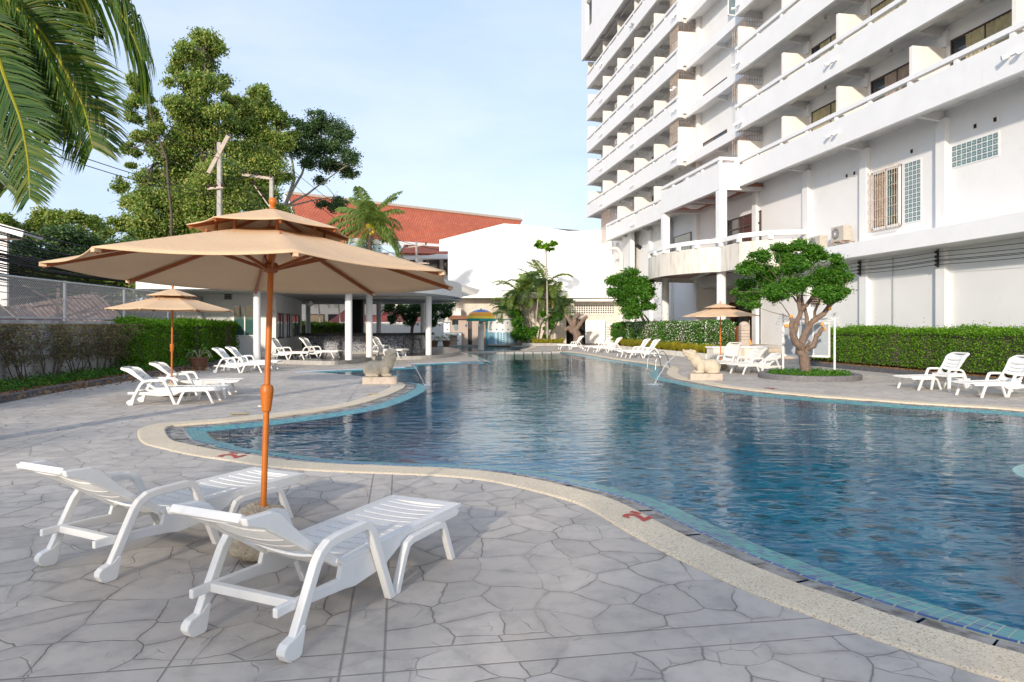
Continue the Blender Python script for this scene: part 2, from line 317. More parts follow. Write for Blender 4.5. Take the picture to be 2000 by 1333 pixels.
# ---------------- foliage helpers
def leaves(mb,C,Ln,Wd,up=.2,droop=None,rng=RS):
    n=len(C); d=rng.normal(size=(n,3)); d[:,2]*=.6
    if droop is not None: d[:,2]-=droop
    d/=np.linalg.norm(d,axis=1)[:,None]+1e-9
    r=rng.normal(size=(n,3)); r[:,2]+=up; w=np.cross(d,r); w/=np.linalg.norm(w,axis=1)[:,None]+1e-9
    s=rng.uniform(.65,1.25,n)[:,None]; l=d*Ln*s; w=w*Wd*s
    nn=np.cross(d,w); nn/=np.linalg.norm(nn,axis=1)[:,None]+1e-9
    v=np.stack([C-l*.5,C+w*.5+nn*Wd*.12,C+l*.5,C-w*.5+nn*Wd*.12],1).reshape(-1,3)
    mb.addq(v,np.arange(4*n).reshape(n,4))
def blob(c,r,n,rng=RS,inner=.45):
    d=rng.normal(size=(n,3)); d/=np.linalg.norm(d,axis=1)[:,None]
    rad=(inner**3+(1-inner**3)*rng.rand(n))**(1/3)*rng.normal(1,.10,n)
    return np.array(c)[None]+d*rad[:,None]*np.array(r if hasattr(r,'__len__') else (r,r,r))[None]
def frond(mr,ml,base,dirv,elev,length,curve,n=30,ll=.5,hang=.8,wid=.03,seg=10,rr=.02,rng=RS,vfold=0,sway=None):
    """arched palm leaf: rachis tube into mr, leaflets into ml"""
    dirv=Vector(dirv).normalized(); pts=[Vector(base)]; e=elev; st=length/seg; dirs=[]
    side0=dirv.cross(Vector((0,0,1))).normalized()
    for i in range(seg):
        dd=dirv*math.cos(e)+Vector((0,0,math.sin(e)))
        if sway: dd+=side0*sway*i/seg
        dd.normalize(); dirs.append(dd); pts.append(pts[-1]+dd*st); e-=curve/seg
    dirs.append(dirs[-1])
    mr.tube(pts,[rr*(1-.85*i/seg) for i in range(seg+1)],5,cap=False)
    vs=[]
    for k in range(n):
        t=.10+.90*(k+.5)/n; f=t*seg; i=min(int(f),seg-1); a=f-i
        p=pts[i].lerp(pts[i+1],a); dd=dirs[i]; sd=dd.cross(Vector((0,0,1)))
        sd=sd.normalized() if sd.length>.05 else side0
        up=sd.cross(dd)
        env=ll*(math.sin(pi*min(1,(t*.86+.10)))**.55)
        for sg in (-1,1):
            l=env*rng.uniform(.85,1.12)
            d1=(sd*sg*.85+dd*.55+up*.25+Vector(rng.normal(0,.06,3))).normalized()
            q1=p+d1*l*.45; d2=(d1+Vector((0,0,-hang*rng.uniform(.7,1.3)))).normalized(); q2=q1+d2*l*.33
            d3=(d2+Vector((0,0,-hang*.8))).normalized(); q3=q2+d3*l*.30
            w=(dd*.8+up*.3).normalized()*wid*.5
            vs+=[p-w*.5,p+w*.5,q1+w,q1-w,q2+w*.75,q2-w*.75,q3]
    V=np.array([tuple(x) for x in vs]); m=len(V)//7; b=np.arange(m)*7
    ml.v.append(V)
    for o in b+ml.n: ml.f+= [[o,o+1,o+2,o+3],[o+3,o+2,o+4,o+5],[o+5,o+4,o+6]]
    ml.n+=len(V)
    return pts
def frondp(mr,ml,pts,n,ll,hang,wid,nh,rr=.03,rng=RS,seg=14):
    q=[];P0=[Vector(p) for p in pts]
    for i in range(seg+1):
        f=i/seg*(len(P0)-1); j=min(int(f),len(P0)-2); t=f-j
        p0=P0[max(j-1,0)];p1=P0[j];p2=P0[j+1];p3=P0[min(j+2,len(P0)-1)]
        q.append(.5*((2*p1)+(-p0+p2)*t+(2*p0-5*p1+4*p2-p3)*t*t+(-p0+3*p1-3*p2+p3)*t**3))
    mr.tube(q,[rr*(1-.85*i/seg) for i in range(seg+1)],6,cap=False); vs=[]; nh=Vector(nh)
    for k in range(n):
        t=.06+.94*(k+.5)/n; f=t*seg; i=min(int(f),seg-1); p=q[i].lerp(q[i+1],f-i); dd=(q[i+1]-q[i]).normalized(); sd=dd.cross(nh).normalized(); up=sd.cross(dd)
        env=ll*(math.sin(pi*min(1,(t*.80+.16)))**.5)
        for sg in (-1,1):
            l=env*rng.uniform(.85,1.1); d1=(sd*sg*.8+dd*.62+up*.12+Vector(rng.normal(0,.05,3))).normalized()
            q1=p+d1*l*.4; d2=(d1+Vector((0,0,-hang*rng.uniform(.75,1.25)))).normalized(); q2=q1+d2*l*.34; d3=(d2+Vector((0,0,-hang*.8))).normalized(); q3=q2+d3*l*.30
            w=(dd*.9+Vector(rng.normal(0,.12,3))).normalized()*wid*.5
            vs+=[p-w*.45,p+w*.45,q1+w,q1-w,q2+w*.75,q2-w*.75,q3]
    V=np.array([tuple(x) for x in vs]); m=len(V)//7; b=np.arange(m)*7; ml.v.append(V)
    for o in b+ml.n: ml.f+= [[o,o+1,o+2,o+3],[o+3,o+2,o+4,o+5],[o+5,o+4,o+6]]
    ml.n+=len(V)
def branch(mb,pts,r0,r1,n=7,jit=.0):
    k=len(pts); q=[]
    for i in range(k-1):
        a=Vector(pts[i]);b=Vector(pts[i+1]); q.append(a)
        q.append(a.lerp(b,.5)+Vector(RS.normal(0,1,3))*jit)
    q.append(Vector(pts[-1])); m=len(q)
    mb.tube(q,[r0+(r1-r0)*i/(m-1) for i in range(m)],n)
# ======================= GROUND + POOL
def smooth(pts,k=6):
    n=len(pts); out=[]
    for i in range(n):
        p0,p1,p2,p3=[Vector(pts[(i+j-1)%n]) for j in range(4)]
        m=max(2,min(24,int((p2-p1).length/.16)))
        for a in range(m):
            t=a/m; out.append(.5*((2*p1)+(-p0+p2)*t+(2*p0-5*p1+4*p2-p3)*t*t+(-p0+3*p1-3*p2+p3)*t**3))
    return out
def resample(pts,step):
    n=len(pts); P_=[Vector(p) for p in pts]+[Vector(pts[0])]; d=[0]
    for i in range(n): d.append(d[-1]+(P_[i+1]-P_[i]).length)
    m=int(d[-1]/step); out=[]; j=0
    for k in range(m):
        x=d[-1]*k/m
        while d[j+1]<x: j+=1
        out.append(P_[j].lerp(P_[j+1],(x-d[j])/max(1e-9,d[j+1]-d[j])))
    return out
def offset(pts,dist):
    n=len(pts); out=[]
    ar=sum(pts[i].x*pts[(i+1)%n].y-pts[(i+1)%n].x*pts[i].y for i in range(n)); sg=1 if ar>0 else -1
    for i in range(n):
        nv=Vector((0,0,0))
        for w in (1,2,3):
            a=pts[i-w];b=pts[(i+w)%n]; d=(b-a).normalized(); nv+=Vector((d.y*sg,-d.x*sg,0))
        nv.normalize(); dd=dist(i) if callable(dist) else dist
        out.append(pts[i]+nv*dd)
    return out
bot=[(323,838),(328,853),(340,862),(364,868),(416,879),(460,886),(500,891),(560,900),(640,907),(760,912),(900,918),(1000,929),(1100,950),(1200,978),(1296,1026),(1360,1058),(1456,1100),(1576,1148),(1680,1182),(1760,1210),(1880,1246),(2000,1280)]
near=[G(*p) for p in bot]+[Vector(p) for p in ((3.2,2.75,0),(4.3,2.3,0),(6.0,2.3,0),(8.6,3.2,0),(10.6,5.2,0),(11.4,8.0,0),(11.0,10.6,0))]
rb=[(2000,802),(1900,795),(1800,789),(1700,782),(1600,775),(1500,766),(1440,759),(1400,754),(1348,744),(1320,739),(1306,733),(1302,727),(1306,721),(1296,716),(1280,713),(1240,707),(1200,702),(1160,695),(1130,690),(1097,686.8)]
far=[G(912,688.6)]+[G(*p) for p in ((948,707.2),(927,706.2))]
lb=[(805,711),(804,717),(722,720),(600,725.5),(578,727.5),(626,728),(712,736),(780,747.5),(791,755),(775,765),(750,775),(705,789),(652,799),(590,807.5),(500,818),(420,825.5),(360,830),(335,832)]
raw=near+[G(*p) for p in rb]+far+[G(*p) for p in lb]
sharp={tuple(round(c,3) for c in G(*p)) for p in ((805,711),(804,717),(912,688.6),(948,707.2),(927,706.2),(1097,686.8))}
# smooth all but the sharp corners: insert near-duplicate points round them
rr_=[]
for i,p in enumerate(raw):
    if tuple(round(c,3) for c in p) in sharp:
        a=raw[i-1];b=raw[(i+1)%len(raw)]
        rr_+= [p+(a-p).normalized()*.06,p,p+(b-p).normalized()*.06]
    else: rr_.append(p)
Mc=resample(smooth(rr_),.12); nM=len(Mc)
def region(p):   # 1 where the cream coping, stones and teal band run
    x,y=p.x,p.y
    if y>24.5 and x<2.9: return 0
    if x<-3.6 and y>19.8: return 0
    return 1
fl=[region(p) for p in Mc]
for _ in range(1): pass
sm=[sum(fl[(i+j)%nM] for j in range(-4,5))/9 for i in range(nM)]
wc=lambda i:.37*sm[i]+.002
wt=.24
out=offset(Mc,wc); g1=offset(Mc,lambda i:-(.19+.06*(Mc[i].y>9))*(.25+.75*sm[i])); g2=offset(Mc,lambda i:-((.19+.06*(Mc[i].y>9))*(.25+.75*sm[i])+.035)); g3=offset(Mc,lambda i:-((.19+.06*(Mc[i].y>9))*(.25+.75*sm[i])+.035+.29*(.45+.55*sm[i])))
def z_(pts,z): return [Vector((p.x,p.y,z)) for p in pts]
def strip(A,B,name,mat,parent=None,sel=None,th=0):
    me=bpy.data.meshes.new(name); n=len(A); vs=[];fs=[];uv=[]; d=0
    dd=[0]
    for i in range(n): dd.append(dd[-1]+(A[(i+1)%n]-A[i]).length)
    for i in range(n):
        if sel and not sel(i): continue
        j=(i+1)%n; b=len(vs); vs+=[A[i],A[j],B[j],B[i]]; fs.append((b,b+1,b+2,b+3)); w=(A[i]-B[i]).length
        w2=(A[j]-B[j]).length; uv+=[(dd[i],0),(dd[i+1],0),(dd[i+1],w2),(dd[i],w)]
    me.from_pydata([tuple(v) for v in vs],[],fs); u=me.uv_layers.new(name='UVMap'); u.data.foreach_set('uv',[c for x in uv for c in x])
    b=bmesh.new(); b.from_mesh(me)
    b.normal_update()
    up=sum(f.normal.z for f in b.faces)
    if up<-.01: bmesh.ops.reverse_faces(b,faces=b.faces[:])
    b.to_mesh(me); b.free(); me.materials.append(mat); o=bpy.data.objects.new(name,me); COL.objects.link(o); return o
DX0,DX1,DY0,DY1=-11.6,30,-14,57
# upper pool with the mushroom
up_px=[(906,687.4),(872,686.4),(846,682),(842,678.5),(862,676),(905,674.6),(960,674.3),(1005,675.5),(1035,678),(1030,681),(1018,684.2),(1080,684.4),(1088,685.4),(1000,686.0)]
upool=resample(smooth([G(*p) for p in up_px[:11]]+[G(*p) for p in up_px[11:]]),.3)
deckout=[Vector((-14.3,DY0,0)),Vector((DX1,DY0,0)),Vector((DX1,DY1,0)),Vector((-14.3,DY1,0))]
def inside(p,poly):
    x,y=p[0],p[1]; c=False; n=len(poly); j=n-1
    for i in range(n):
        a=poly[i];b=poly[j]
        if (a.y>y)!=(b.y>y) and x<(b.x-a.x)*(y-a.y)/(b.y-a.y)+a.x: c=not c
        j=i
    return c
from mathutils.geometry import delaunay_2d_cdt
def holed(name,outer,holes,mat,z=0):
    pts=[];ed=[]
    for q in [outer]+holes:
        b=len(pts); pts+=[Vector((p.x,p.y)) for p in q]; ed+=[(b+i,b+(i+1)%len(q)) for i in range(len(q))]
    r=delaunay_2d_cdt(pts,ed,[],0,1e-5); v=r[0]; fs=[]
    for f in r[2]:
        c=sum((v[k] for k in f),Vector((0,0)))/len(f)
        if inside(c,outer) and not any(inside(c,h) for h in holes):
            a=v[f[0]];b_=v[f[1]];d_=v[f[2]]
            fs.append(list(f) if (b_-a).cross(d_-a)>0 else list(f)[::-1])
    m=MB(); m.add([(p.x,p.y,z) for p in v],fs); return struct(m.build(name,mat))
holed('pool_deck',deckout,[Mc,upool],M['deck'],0)
holed('ground',[Vector((-400,-200,0)),Vector((400,-200,0)),Vector((400,600,0)),Vector((-400,600,0))],[[Vector((-14.2,DY0+.1,0)),Vector((DX1-.1,DY0+.1,0)),Vector((DX1-.1,DY1-.1,0)),Vector((-14.2,DY1-.1,0))]],pm('dry_earth',(.16,.14,.10),.95,.2,.4),-.02)
# coping: raised ring
cp=[i for i in range(nM) if sm[i]>.01]
m=MB()
prof=lambda i:[(out[i].x,out[i].y,-.02),(out[i].x,out[i].y,.004),(out[i].x*.94+Mc[i].x*.06,out[i].y*.94+Mc[i].y*.06,.014),(out[i].x*.05+Mc[i].x*.95,out[i].y*.05+Mc[i].y*.95,.014),(Mc[i].x,Mc[i].y,.006),(Mc[i].x,Mc[i].y,-.08)]
for i in range(nM):
    if sm[i]>.01 and sm[(i+1)%nM]>.01:
        m.add(prof(i)+prof((i+1)%nM),[(k,k+1,k+7,k+6) for k in range(5)])
o=m.build('pool_coping',M['coping'],fixn=True); struct(o)
# gutter stones: separate blocks with open joints, one paved strip
m=MB(); 
per=3
for i in range(nM):
    k=i%per
    a,b=i,(i+1)%nM
    fa=.12 if k==0 else 0; 
    z=-.018+ (((i//per)*7)%5-2)*.0018
    A0=Mc[a].lerp(Mc[b],fa);B0=g1[a].lerp(g1[b],fa)
    m.add([(A0.x,A0.y,z),(Mc[b].x,Mc[b].y,z),(g1[b].x,g1[b].y,z-.008),(B0.x,B0.y,z-.008),(A0.x,A0.y,z-.05),(B0.x,B0.y,z-.05)],[(0,1,2,3),(0,3,5,4)])
m.build('gutter_paving',M['gutter'])['kind']='structure'
struct(strip(z_(Mc,-.085),z_(g1,-.085),'gutter_bed',M['black']))
struct(strip(z_(g1,-.024),z_(g2,-.020),'tile_trim',M['trim'])); struct(strip(z_(g1,-.024),z_(g1,-.09),'tile_trim_edge',M['trim']))
struct(strip(z_(g2,-.020),z_(g3,-.058),'waterline_tiles',M['teal']))
struct(strip(z_(g3,-.058),z_(g3,-.22),'pool_wall_trim',M['trim'])); struct(strip(z_(g3,-.22),z_(g3,-1.25),'pool_wall',M['mosaicw']))
def flat(name,poly,z,mat): return holed(name,poly,[],mat,z)
flat('pool_floor',Mc,-1.25,M['mosaic']); flat('pool_water',Mc,-.055,M['water'])
flat('shallow_pool_water',upool,-.068,M['water']); flat('shallow_pool_floor',upool,-.45,M['tealo'])
m=MB(); 
for i in range(len(upool)):
    a=upool[i];b=upool[(i+1)%len(upool)]; m.add([(a.x,a.y,0),(b.x,b.y,0),(b.x,b.y,-.45),(a.x,a.y,-.45)],[(0,1,2,3)])
struct(m.build('shallow_pool_wall',M['conc']))
# cream edging round the shallow pool
uo=offset(upool,.5); 
for i,p in enumerate(upool): pass
o=strip(z_(uo,.025),z_(upool,.025),'shallow_pool_coping',M['coping'],sel=lambda i: upool[i].y>42.5 or (upool[i].x>0.5 and upool[i].y>42)); struct(o)
# teal channel edge and stepping stones between the pools
a=G(905,689.5);b=G(951,708)
m=MB(); m.add([(a.x-.25,a.y,.006),(b.x-.1,b.y,.006),(b.x+.2,b.y,.006),(a.x+.3,a.y,.006)],[(0,1,2,3)]); struct(m.build('channel_edge_tiles',M['tealo'],fixn=True))
st0=G(913,689.5);st1=G(1094,688)
for i in range(10):
    c=st0.lerp(st1,(i+.5)/10); m=MB(); m.box(-.24,.24,-.42,.42,-.42,.02)
    o=m.build('stepping_stone',M['conc'],bevel=.015); o.location=(c.x,c.y,0)
    tag(o,'grey stepping stone between the two pools, %s of ten'%['first from the left','second from the left','third from the left','fourth from the left','fifth from the left','fifth from the right','fourth from the right','third from the right','second from the right','first from the right'][i],'stepping stone','stepping stones between the pools')
# round tiled spa ledge at the right
m=MB(); cx,cy=6.58,7.2
for r0,r1,z0,z1 in ((1.16,1.10,-.30,-.085),(1.10,.86,-.085,-.08),(.86,.84,-.08,-.24)): 
    pass
m.lathe([(1.06,-.06),(1.05,-.052),(.78,-.048),(.76,-.30),(0.02,-.32)],(cx,cy,0),56,cap=False)
o=m.build('spa_ledge',M['tealo']); sw=MB(); sw.lathe([(1.07,-1.24),(1.07,-.062),(1.05,-.061)],(cx,cy,0),56,cap=False); sw.build('ledge_wall',M['mosaicw2'],o)
tag(o,'round teal tiled ledge rising to the pool surface at the right','pool ledge')
# painted depth marks on the coping
def mark(name,txt,pos,upv,size,mat,label,z=.019):
    c=bpy.data.curves.new(name,'FONT'); c.body=txt; c.size=size; c.align_x='CENTER'; c.align_y='CENTER'; c.offset=.012
    o=bpy.data.objects.new(name,c); COL.objects.link(o); bpy.context.view_layer.update()
    me=bpy.data.meshes.new_from_object(o.evaluated_get(bpy.context.evaluated_depsgraph_get())); bpy.data.objects.remove(o)
    u=Vector(upv).normalized(); a=math.atan2(u.y,u.x)-pi/2
    q=bpy.data.objects.new(name,me); COL.objects.link(q); q.location=(pos.x,pos.y,z); q.rotation_euler=(0,0,a); me.materials.append(mat)
    tag(q,label,'painted mark'); return q
mark('depth_mark',"2'",G(1250,1013),(-.17,.15),.30,M['red'],"red number 2' painted on the near pool edging")
mark('depth_mark',"2'",G(459,892.5),(-.9,.35),.42,M['red'],'small red painted number on the pool edging beside the big umbrella pole')
mark('depth_mark',"4'",G(1508,759.7),(-1,.25),.42,M['red'],'red painted number on the edging to the right of the right animal statue')
mark('depth_mark',"3",G(466,810.5),(1,.25),.40,M['yel'],'worn yellow mark on the edging left of the umbrella pole')
mark('depth_mark',"4",G(726,771.5),(1,.5),.40,M['yel'],'worn yellow mark on the edging below the left animal statue')
# ======================= LOUNGERS
def make_lounger():
    root=thing('sun_lounger','','sun lounger'); w=M['plastic']
    for sg in (-1,1):
        y0,y1=(.29*sg,.345*sg)
        m=MB()
        def path(pts,wd,yc,th=.055):
            n=len(pts)
            vs=[];fs=[]
            for i,(x,z) in enumerate(pts):
                a=Vector((pts[max(i-1,0)][0],pts[max(i-1,0)][1]));b=Vector((pts[min(i+1,n-1)][0],pts[min(i+1,n-1)][1]))
                if i in(0,n-1): nx,nz=1,0
                else:
                    d=(b-a).normalized(); nx,nz=-d.y,d.x
                    a1=(Vector(pts[i])-a).normalized(); c_=max(.55,abs(a1.dot(d))); nx/=c_;nz/=c_
                if i==0: d=(b-a).normalized(); q=1/max(.3,abs(d.y)); nx,nz=(-q if d.y>0 else q),0
                if i==n-1: d=(b-a).normalized(); q=1/max(.3,abs(d.y)); nx,nz=(-q if d.y>0 else q),0
                h=wd/2
                for yy,s2 in ((yc-th/2,1),(yc+th/2,1),(yc+th/2,-1),(yc-th/2,-1)): vs.append((x+nx*h*s2,yy,z+nz*h*s2))
            for i in range(n-1):
                for k in range(4): fs.append((i*4+k,i*4+(k+1)%4,(i+1)*4+(k+1)%4,(i+1)*4+k))
            fs+=[(3,2,1,0),((n-1)*4,(n-1)*4+1,(n-1)*4+2,(n-1)*4+3)]
            m.add(vs,fs)
        yc=(y0+y1)/2
        path([(.035,.07),(.085,.17),(.155,.31),(.20,.40),(.235,.445),(.29,.478),(.37,.488),(.59,.492),(.635,.478),(.665,.435),(.74,.26),(.85,.0)],.052,yc,.046)
        # wheel housing
        m.side([(-.05,.05),(-.045,.075),(-.025,.095),(.01,.105),(.045,.115),(.085,.15),(.105,.14),(.075,.01),(.06,.0),(.02,.0),(-.03,.02)],yc-.027,yc+.027)
        f=m.build('arm_frame',w,root,fixn=True,bevel=.007)
        m=MB(); m.tube([(.005,yc-.022,.035),(.005,yc+.022,.035)],.034,14); m.build('wheel',w,f)
        m=MB(); path([(.90,.0),(.985,.20),(1.02,.262),(1.075,.278),(1.40,.278),(1.45,.262),(1.48,.21),(1.575,.0)],.047,yc,.042); m.build('foot_frame',w,root,fixn=True,bevel=.007)
        m=MB(); m.side([(.44,.315),(1.70,.315),(1.74,.29),(1.70,.262),(1.15,.262),(.98,.255),(.82,.185),(.55,.165),(.46,.18),(.04,.215),(-.04,.215),(-.04,.262),(.05,.262),(.42,.25)],.262*sg,.292*sg)
        m.build('side_rail',w,root,fixn=True,bevel=.006)
    m=MB(); m.box(.07,.115,-.27,.27,.212,.258); m.build('cross_bar',w,root,bevel=.006)
    # seat: curved slats
    def slatpanel(m,xs,z,wy,dip,th=.016,zf=None):
        ny=10
        for x0,x1 in xs:
            vs=[];fs=[]
            for j in range(ny+1):
                y=-wy+2*wy*j/ny; q=1-(y/wy)**2
                for x in (x0,x1):
                    bow=.035*q
                    zz=(zf(x) if zf else z)-dip*q
                    vs+= [(x+bow,y,zz),(x+bow,y,zz-th)]
            for j in range(ny):
                a=j*4;b=a+4; fs+=[(a,b,b+2,a+2),(a+1,a+3,b+3,b+1),(a,a+1,b+1,b),(a+2,b+2,b+3,a+3)]
            fs+=[(0,2,3,1),(ny*4,ny*4+1,ny*4+3,ny*4+2)]
            m.add(vs,fs)
    m=MB(); xs=[]; x=.46
    while x<1.66: xs.append((x,min(x+.083,1.70))); x+=.096
    slatpanel(m,xs,.335,.235,.022)
    m.box(.44,1.72,-.292,-.228,.312,.340); m.box(.44,1.72,.228,.292,.312,.340)
    slatpanel(m,[(1.655,1.76)],.338,.29,.012,.03)
    m.build('seat',w,root,fixn=True,bevel=.004)
    # backrest with its own hinge
    m=MB(); xs=[(-.10+k*-.098,-.10+k*-.098-.086) for k in range(5)]; xs=[(b,a) for a,b in xs]
    zf=lambda x: .03*math.sin(min(1,max(0,-x-.45)/.30)*pi)*1.0
    slatpanel(m,[(-.13,-.02)],0,.225,.018,zf=zf); slatpanel(m,[(a-.03,b-.03) for a,b in xs[1:]],0,.225,.018,zf=zf)
    slatpanel(m,[(-.62,-.535),(-.735,-.62)],0,.225,.010,.018,zf=lambda x:.035-.06*(max(0,-x-.6)/.14))
    b=m.build('backrest',w,root,fixn=True,bevel=.004); b.location=(.46,0,.33)
    for sg in (-1,1):
        mm=MB(); mm.side([(0,-.035),(.0,.012),(-.3,.022),(-.46,.045),(-.56,.068),(-.63,.055),(-.74,-.01),(-.77,-.03),(-.74,-.055),(-.62,-.028),(-.4,-.028)],.222*sg,.262*sg)
        mm.build('back_frame',w,b,fixn=True,bevel=.008)
    mm=MB(); mm.box(-.77,-.735,-.225,.225,-.052,-.008); mm.build('head_bar',w,b,bevel=.008)
    mm=MB(); mm.tube([(-.02,-.30,-.01),(-.02,.30,-.01)],.014,8); mm.build('hinge_pin',w,b)
    b.rotation_euler=(0,R(34),0)
    return root
L0=make_lounger(); used=[False]
def place_lounger(foot,side,h,label,group,rec=34,z=0,fl=1.575):
    h=R(h); lx,ly=fl,side*.33
    x=foot.x-(math.cos(h)*lx-math.sin(h)*ly); y=foot.y-(math.sin(h)*lx+math.cos(h)*ly)
    if not used[0]: o=L0; used[0]=True
    else: o=copy_tree(L0)
    o.location=(x,y,z); o.rotation_euler=(0,0,h); o['label']=label; o['group']=group
    for c in bpy.data.objects:
        if c.parent==o and c.name.startswith('backrest'): c.rotation_euler=(0,R(rec),0)
    return o
KID[L0.name]=kids(L0)
for k in KID[L0.name]: KID[k.name]=kids(k)
gr='white plastic sun loungers round the pool'
place_lounger(Vector((-.70,4.02,0)),-1,65.5,'large white plastic lounger nearest the viewer, right of the orange pole',gr,33,fl=.86)
place_lounger(Vector((-2.515,4.266,0)),-1,63.5,'white plastic lounger in the foreground at the left, head end facing the viewer',gr,33,fl=.03)
place_lounger(G(416,789),-1,11,'white lounger in front of the small table by the middle left umbrella',gr,35)
place_lounger(G(450,771.5),-1,11,'white lounger behind the middle left umbrella pole and the small table',gr,35)
place_lounger(Vector((-8.42,22.95,0)),-1,1,'white lounger by the big terracotta pot, front one of the pair',gr,43)
place_lounger(G(532,723.5),-1,2,'white lounger behind the front one of the pair near the terracotta pot',gr,43)
PZ=.17
place_lounger(G(594,703.5,PZ),-1,-8,'white lounger under the pavilion roof, next to the wall with sliding windows',gr,50,PZ)
place_lounger(G(652,700.5,PZ),-1,-8,'white lounger under the pavilion, just left of the thick front column',gr,50,PZ)
place_lounger(Vector((-5.2,31.3,0)),-1,-22,'white lounger standing between the two middle columns against the mosaic bar',gr,50,PZ)
place_lounger(G(1794.6,763),1,194,'white lounger on the right deck before the clipped hedge, beside the small table',gr,50)
place_lounger(G(1918,778),1,194,'white lounger cut off by the right border of the picture',gr,50)
place_lounger(Vector((7.2,23.7,0)),1,220,'white lounger with the steepest back, right of the right animal statue',gr,60)
place_lounger(Vector((7.36,22.9,0)),1,205,'white lounger in the middle of the three near the stump ring tree',gr,42)
place_lounger(Vector((7.5,22.15,0)),1,200,'white lounger with the flattest back, next to the round tree planter',gr,26)
place_lounger(G(1230,700),1,190,'nearer white lounger of the pair beside the steel pool ladder',gr,52)
place_lounger(G(1213,697.6),1,190,'rear white lounger of the pair beside the steel pool ladder',gr,52)
place_lounger(G(1164,689.4),1,188,'nearer white lounger of the pair in front of the low white block',gr,50)
place_lounger(G(1147,687),1,188,'rear white lounger of the pair in front of the low white block',gr,50)
place_lounger(G(1094,683.2),1,188,'single white lounger farthest away, in front of the cut tree stump',gr,50)
# ======================= UMBRELLAS
def make_umbrella():
    root=thing('market_umbrella','','umbrella'); H=2.44; Rr=1.357
    m=MB(); m.tube([(0,0,.18),(0,0,1.05)],.0205,14); m.tube([(0,0,1.05),(0,0,2.30)],.0205,14); m.build('pole',M['orange'],root,smooth=True)
    m=MB(); m.lathe([(.022,1.00),(.030,1.005),(.044,1.13),(.045,1.16),(.036,1.185),(.022,1.19)],n=18); c=m.build('joint_sleeve',M['orange'],root,smooth=True)
    m=MB(); m.bar((-.055,-.01,1.04),(-.03,-.01,1.04),.008,.008); m.build('pin',M['steel'],c)
    edge=[];top=[];rmid=.44; zt=2.275; ze=1.95
    A=[3.5730+i*pi/4 for i in range(8)]
    def can(name,R0,z0,R1,z1,sag,mid=None,th=.006,flap=.0):
        ns=14;nr=10; vs=[];fs=[]
        for i in range(8):
            for j in range(ns):
                f=j/ns; a0=A[i];a1=A[(i+1)%8]
                for k in range(nr+1):
                    q=k/nr; r=R0+(R1-R0)*q
                    p=Vector((math.cos(a0)*r,math.sin(a0)*r,0)).lerp(Vector((math.cos(a1)*r,math.sin(a1)*r,0)),f)
                    e=4*f*(1-f)
                    zz=z0+(z1-z0)*(q**1.03)-sag*e*q*(1.0-.55*q)
                    sc=1-.028*e*q**3
                    vs.append((p.x*sc,p.y*sc,zz))
        tot=8*ns
        for a in range(tot):
            b=(a+1)%tot
            for k in range(nr): fs.append((a*(nr+1)+k,a*(nr+1)+k+1,b*(nr+1)+k+1,b*(nr+1)+k))
        m=MB(); m.add(vs,fs); o=m.build(name,M['canvas'],root,smooth=True); s=o.modifiers.new('s','SOLIDIFY'); s.thickness=th; return o
    can('canopy',.25,2.245,Rr,ze,.045); can('top_canopy',.02,H-.02,.545,2.262,.012)
    m=MB(); m.lathe([(.012,H-.05),(.022,H-.03),(.024,H-.01),(.012,H),(.026,H+.02),(.030,H+.038),(.020,H+.058),(.004,H+.064)],n=14); m.build('finial',M['orange'],root,smooth=True)
    m=MB(); m.lathe([(.022,1.965),(.045,1.975),(.052,2.0),(.052,2.025),(.04,2.04),(.022,2.045)],n=16); m.build('hub',M['ribwood'],root)
    for i in range(8):
        a=A[i]; c,s=math.cos(a),math.sin(a)
        m=MB(); m.bar((c*.03,s*.03,2.275),(c*(Rr-.02),s*(Rr-.02),ze-.022),.016,.026)
        r=m.build('rib',M['ribwood'],root)
        m=MB(); m.bar((c*.045,s*.045,2.0),(c*.60,s*.60,2.165),.014,.022); m.build('strut',M['ribwood'],r)
        m=MB(); m.bar((c*.03,s*.03,H-.055),(c*.53,s*.53,2.245),.012,.022); m.bar((c*.36,s*.36,2.30),(c*.36,s*.36,2.19),.016,.016); m.build('top_rib',M['ribwood'],r)
        m=MB(); m.box(-.035,.006,-.013,.013,-.014,.006,Matrix.Translation((c*(Rr-.01),s*(Rr-.01),ze-.012))@Matrix.Rotation(a,4,'Z')); m.build('corner_pocket',M['canvas'],root)
    return root
UM=make_umbrella(); KID[UM.name]=kids(UM)
for k in KID[UM.name]: KID[k.name]=kids(k)
UM.location=(-1.725,4.706,0); UM.rotation_euler=(R(-2.2),R(1.0),0)
gu='beige double canopy umbrellas by the pool'
UM['label']='huge beige umbrella on an orange pole in the foreground'; UM['group']=gu
u2=copy_tree(UM); u2.location=(-7.66,15.35,0); u2.rotation_euler=(0,R(.6),.35); u2['label']='beige umbrella standing between two loungers by the left hedge'; u2['group']=gu
u3=copy_tree(UM); u3.location=(7.65,25.0,0); u3.rotation_euler=(0,R(-1.5),.9); u3['label']='beige umbrella before the flowering hedge on the right side'; u3['group']=gu
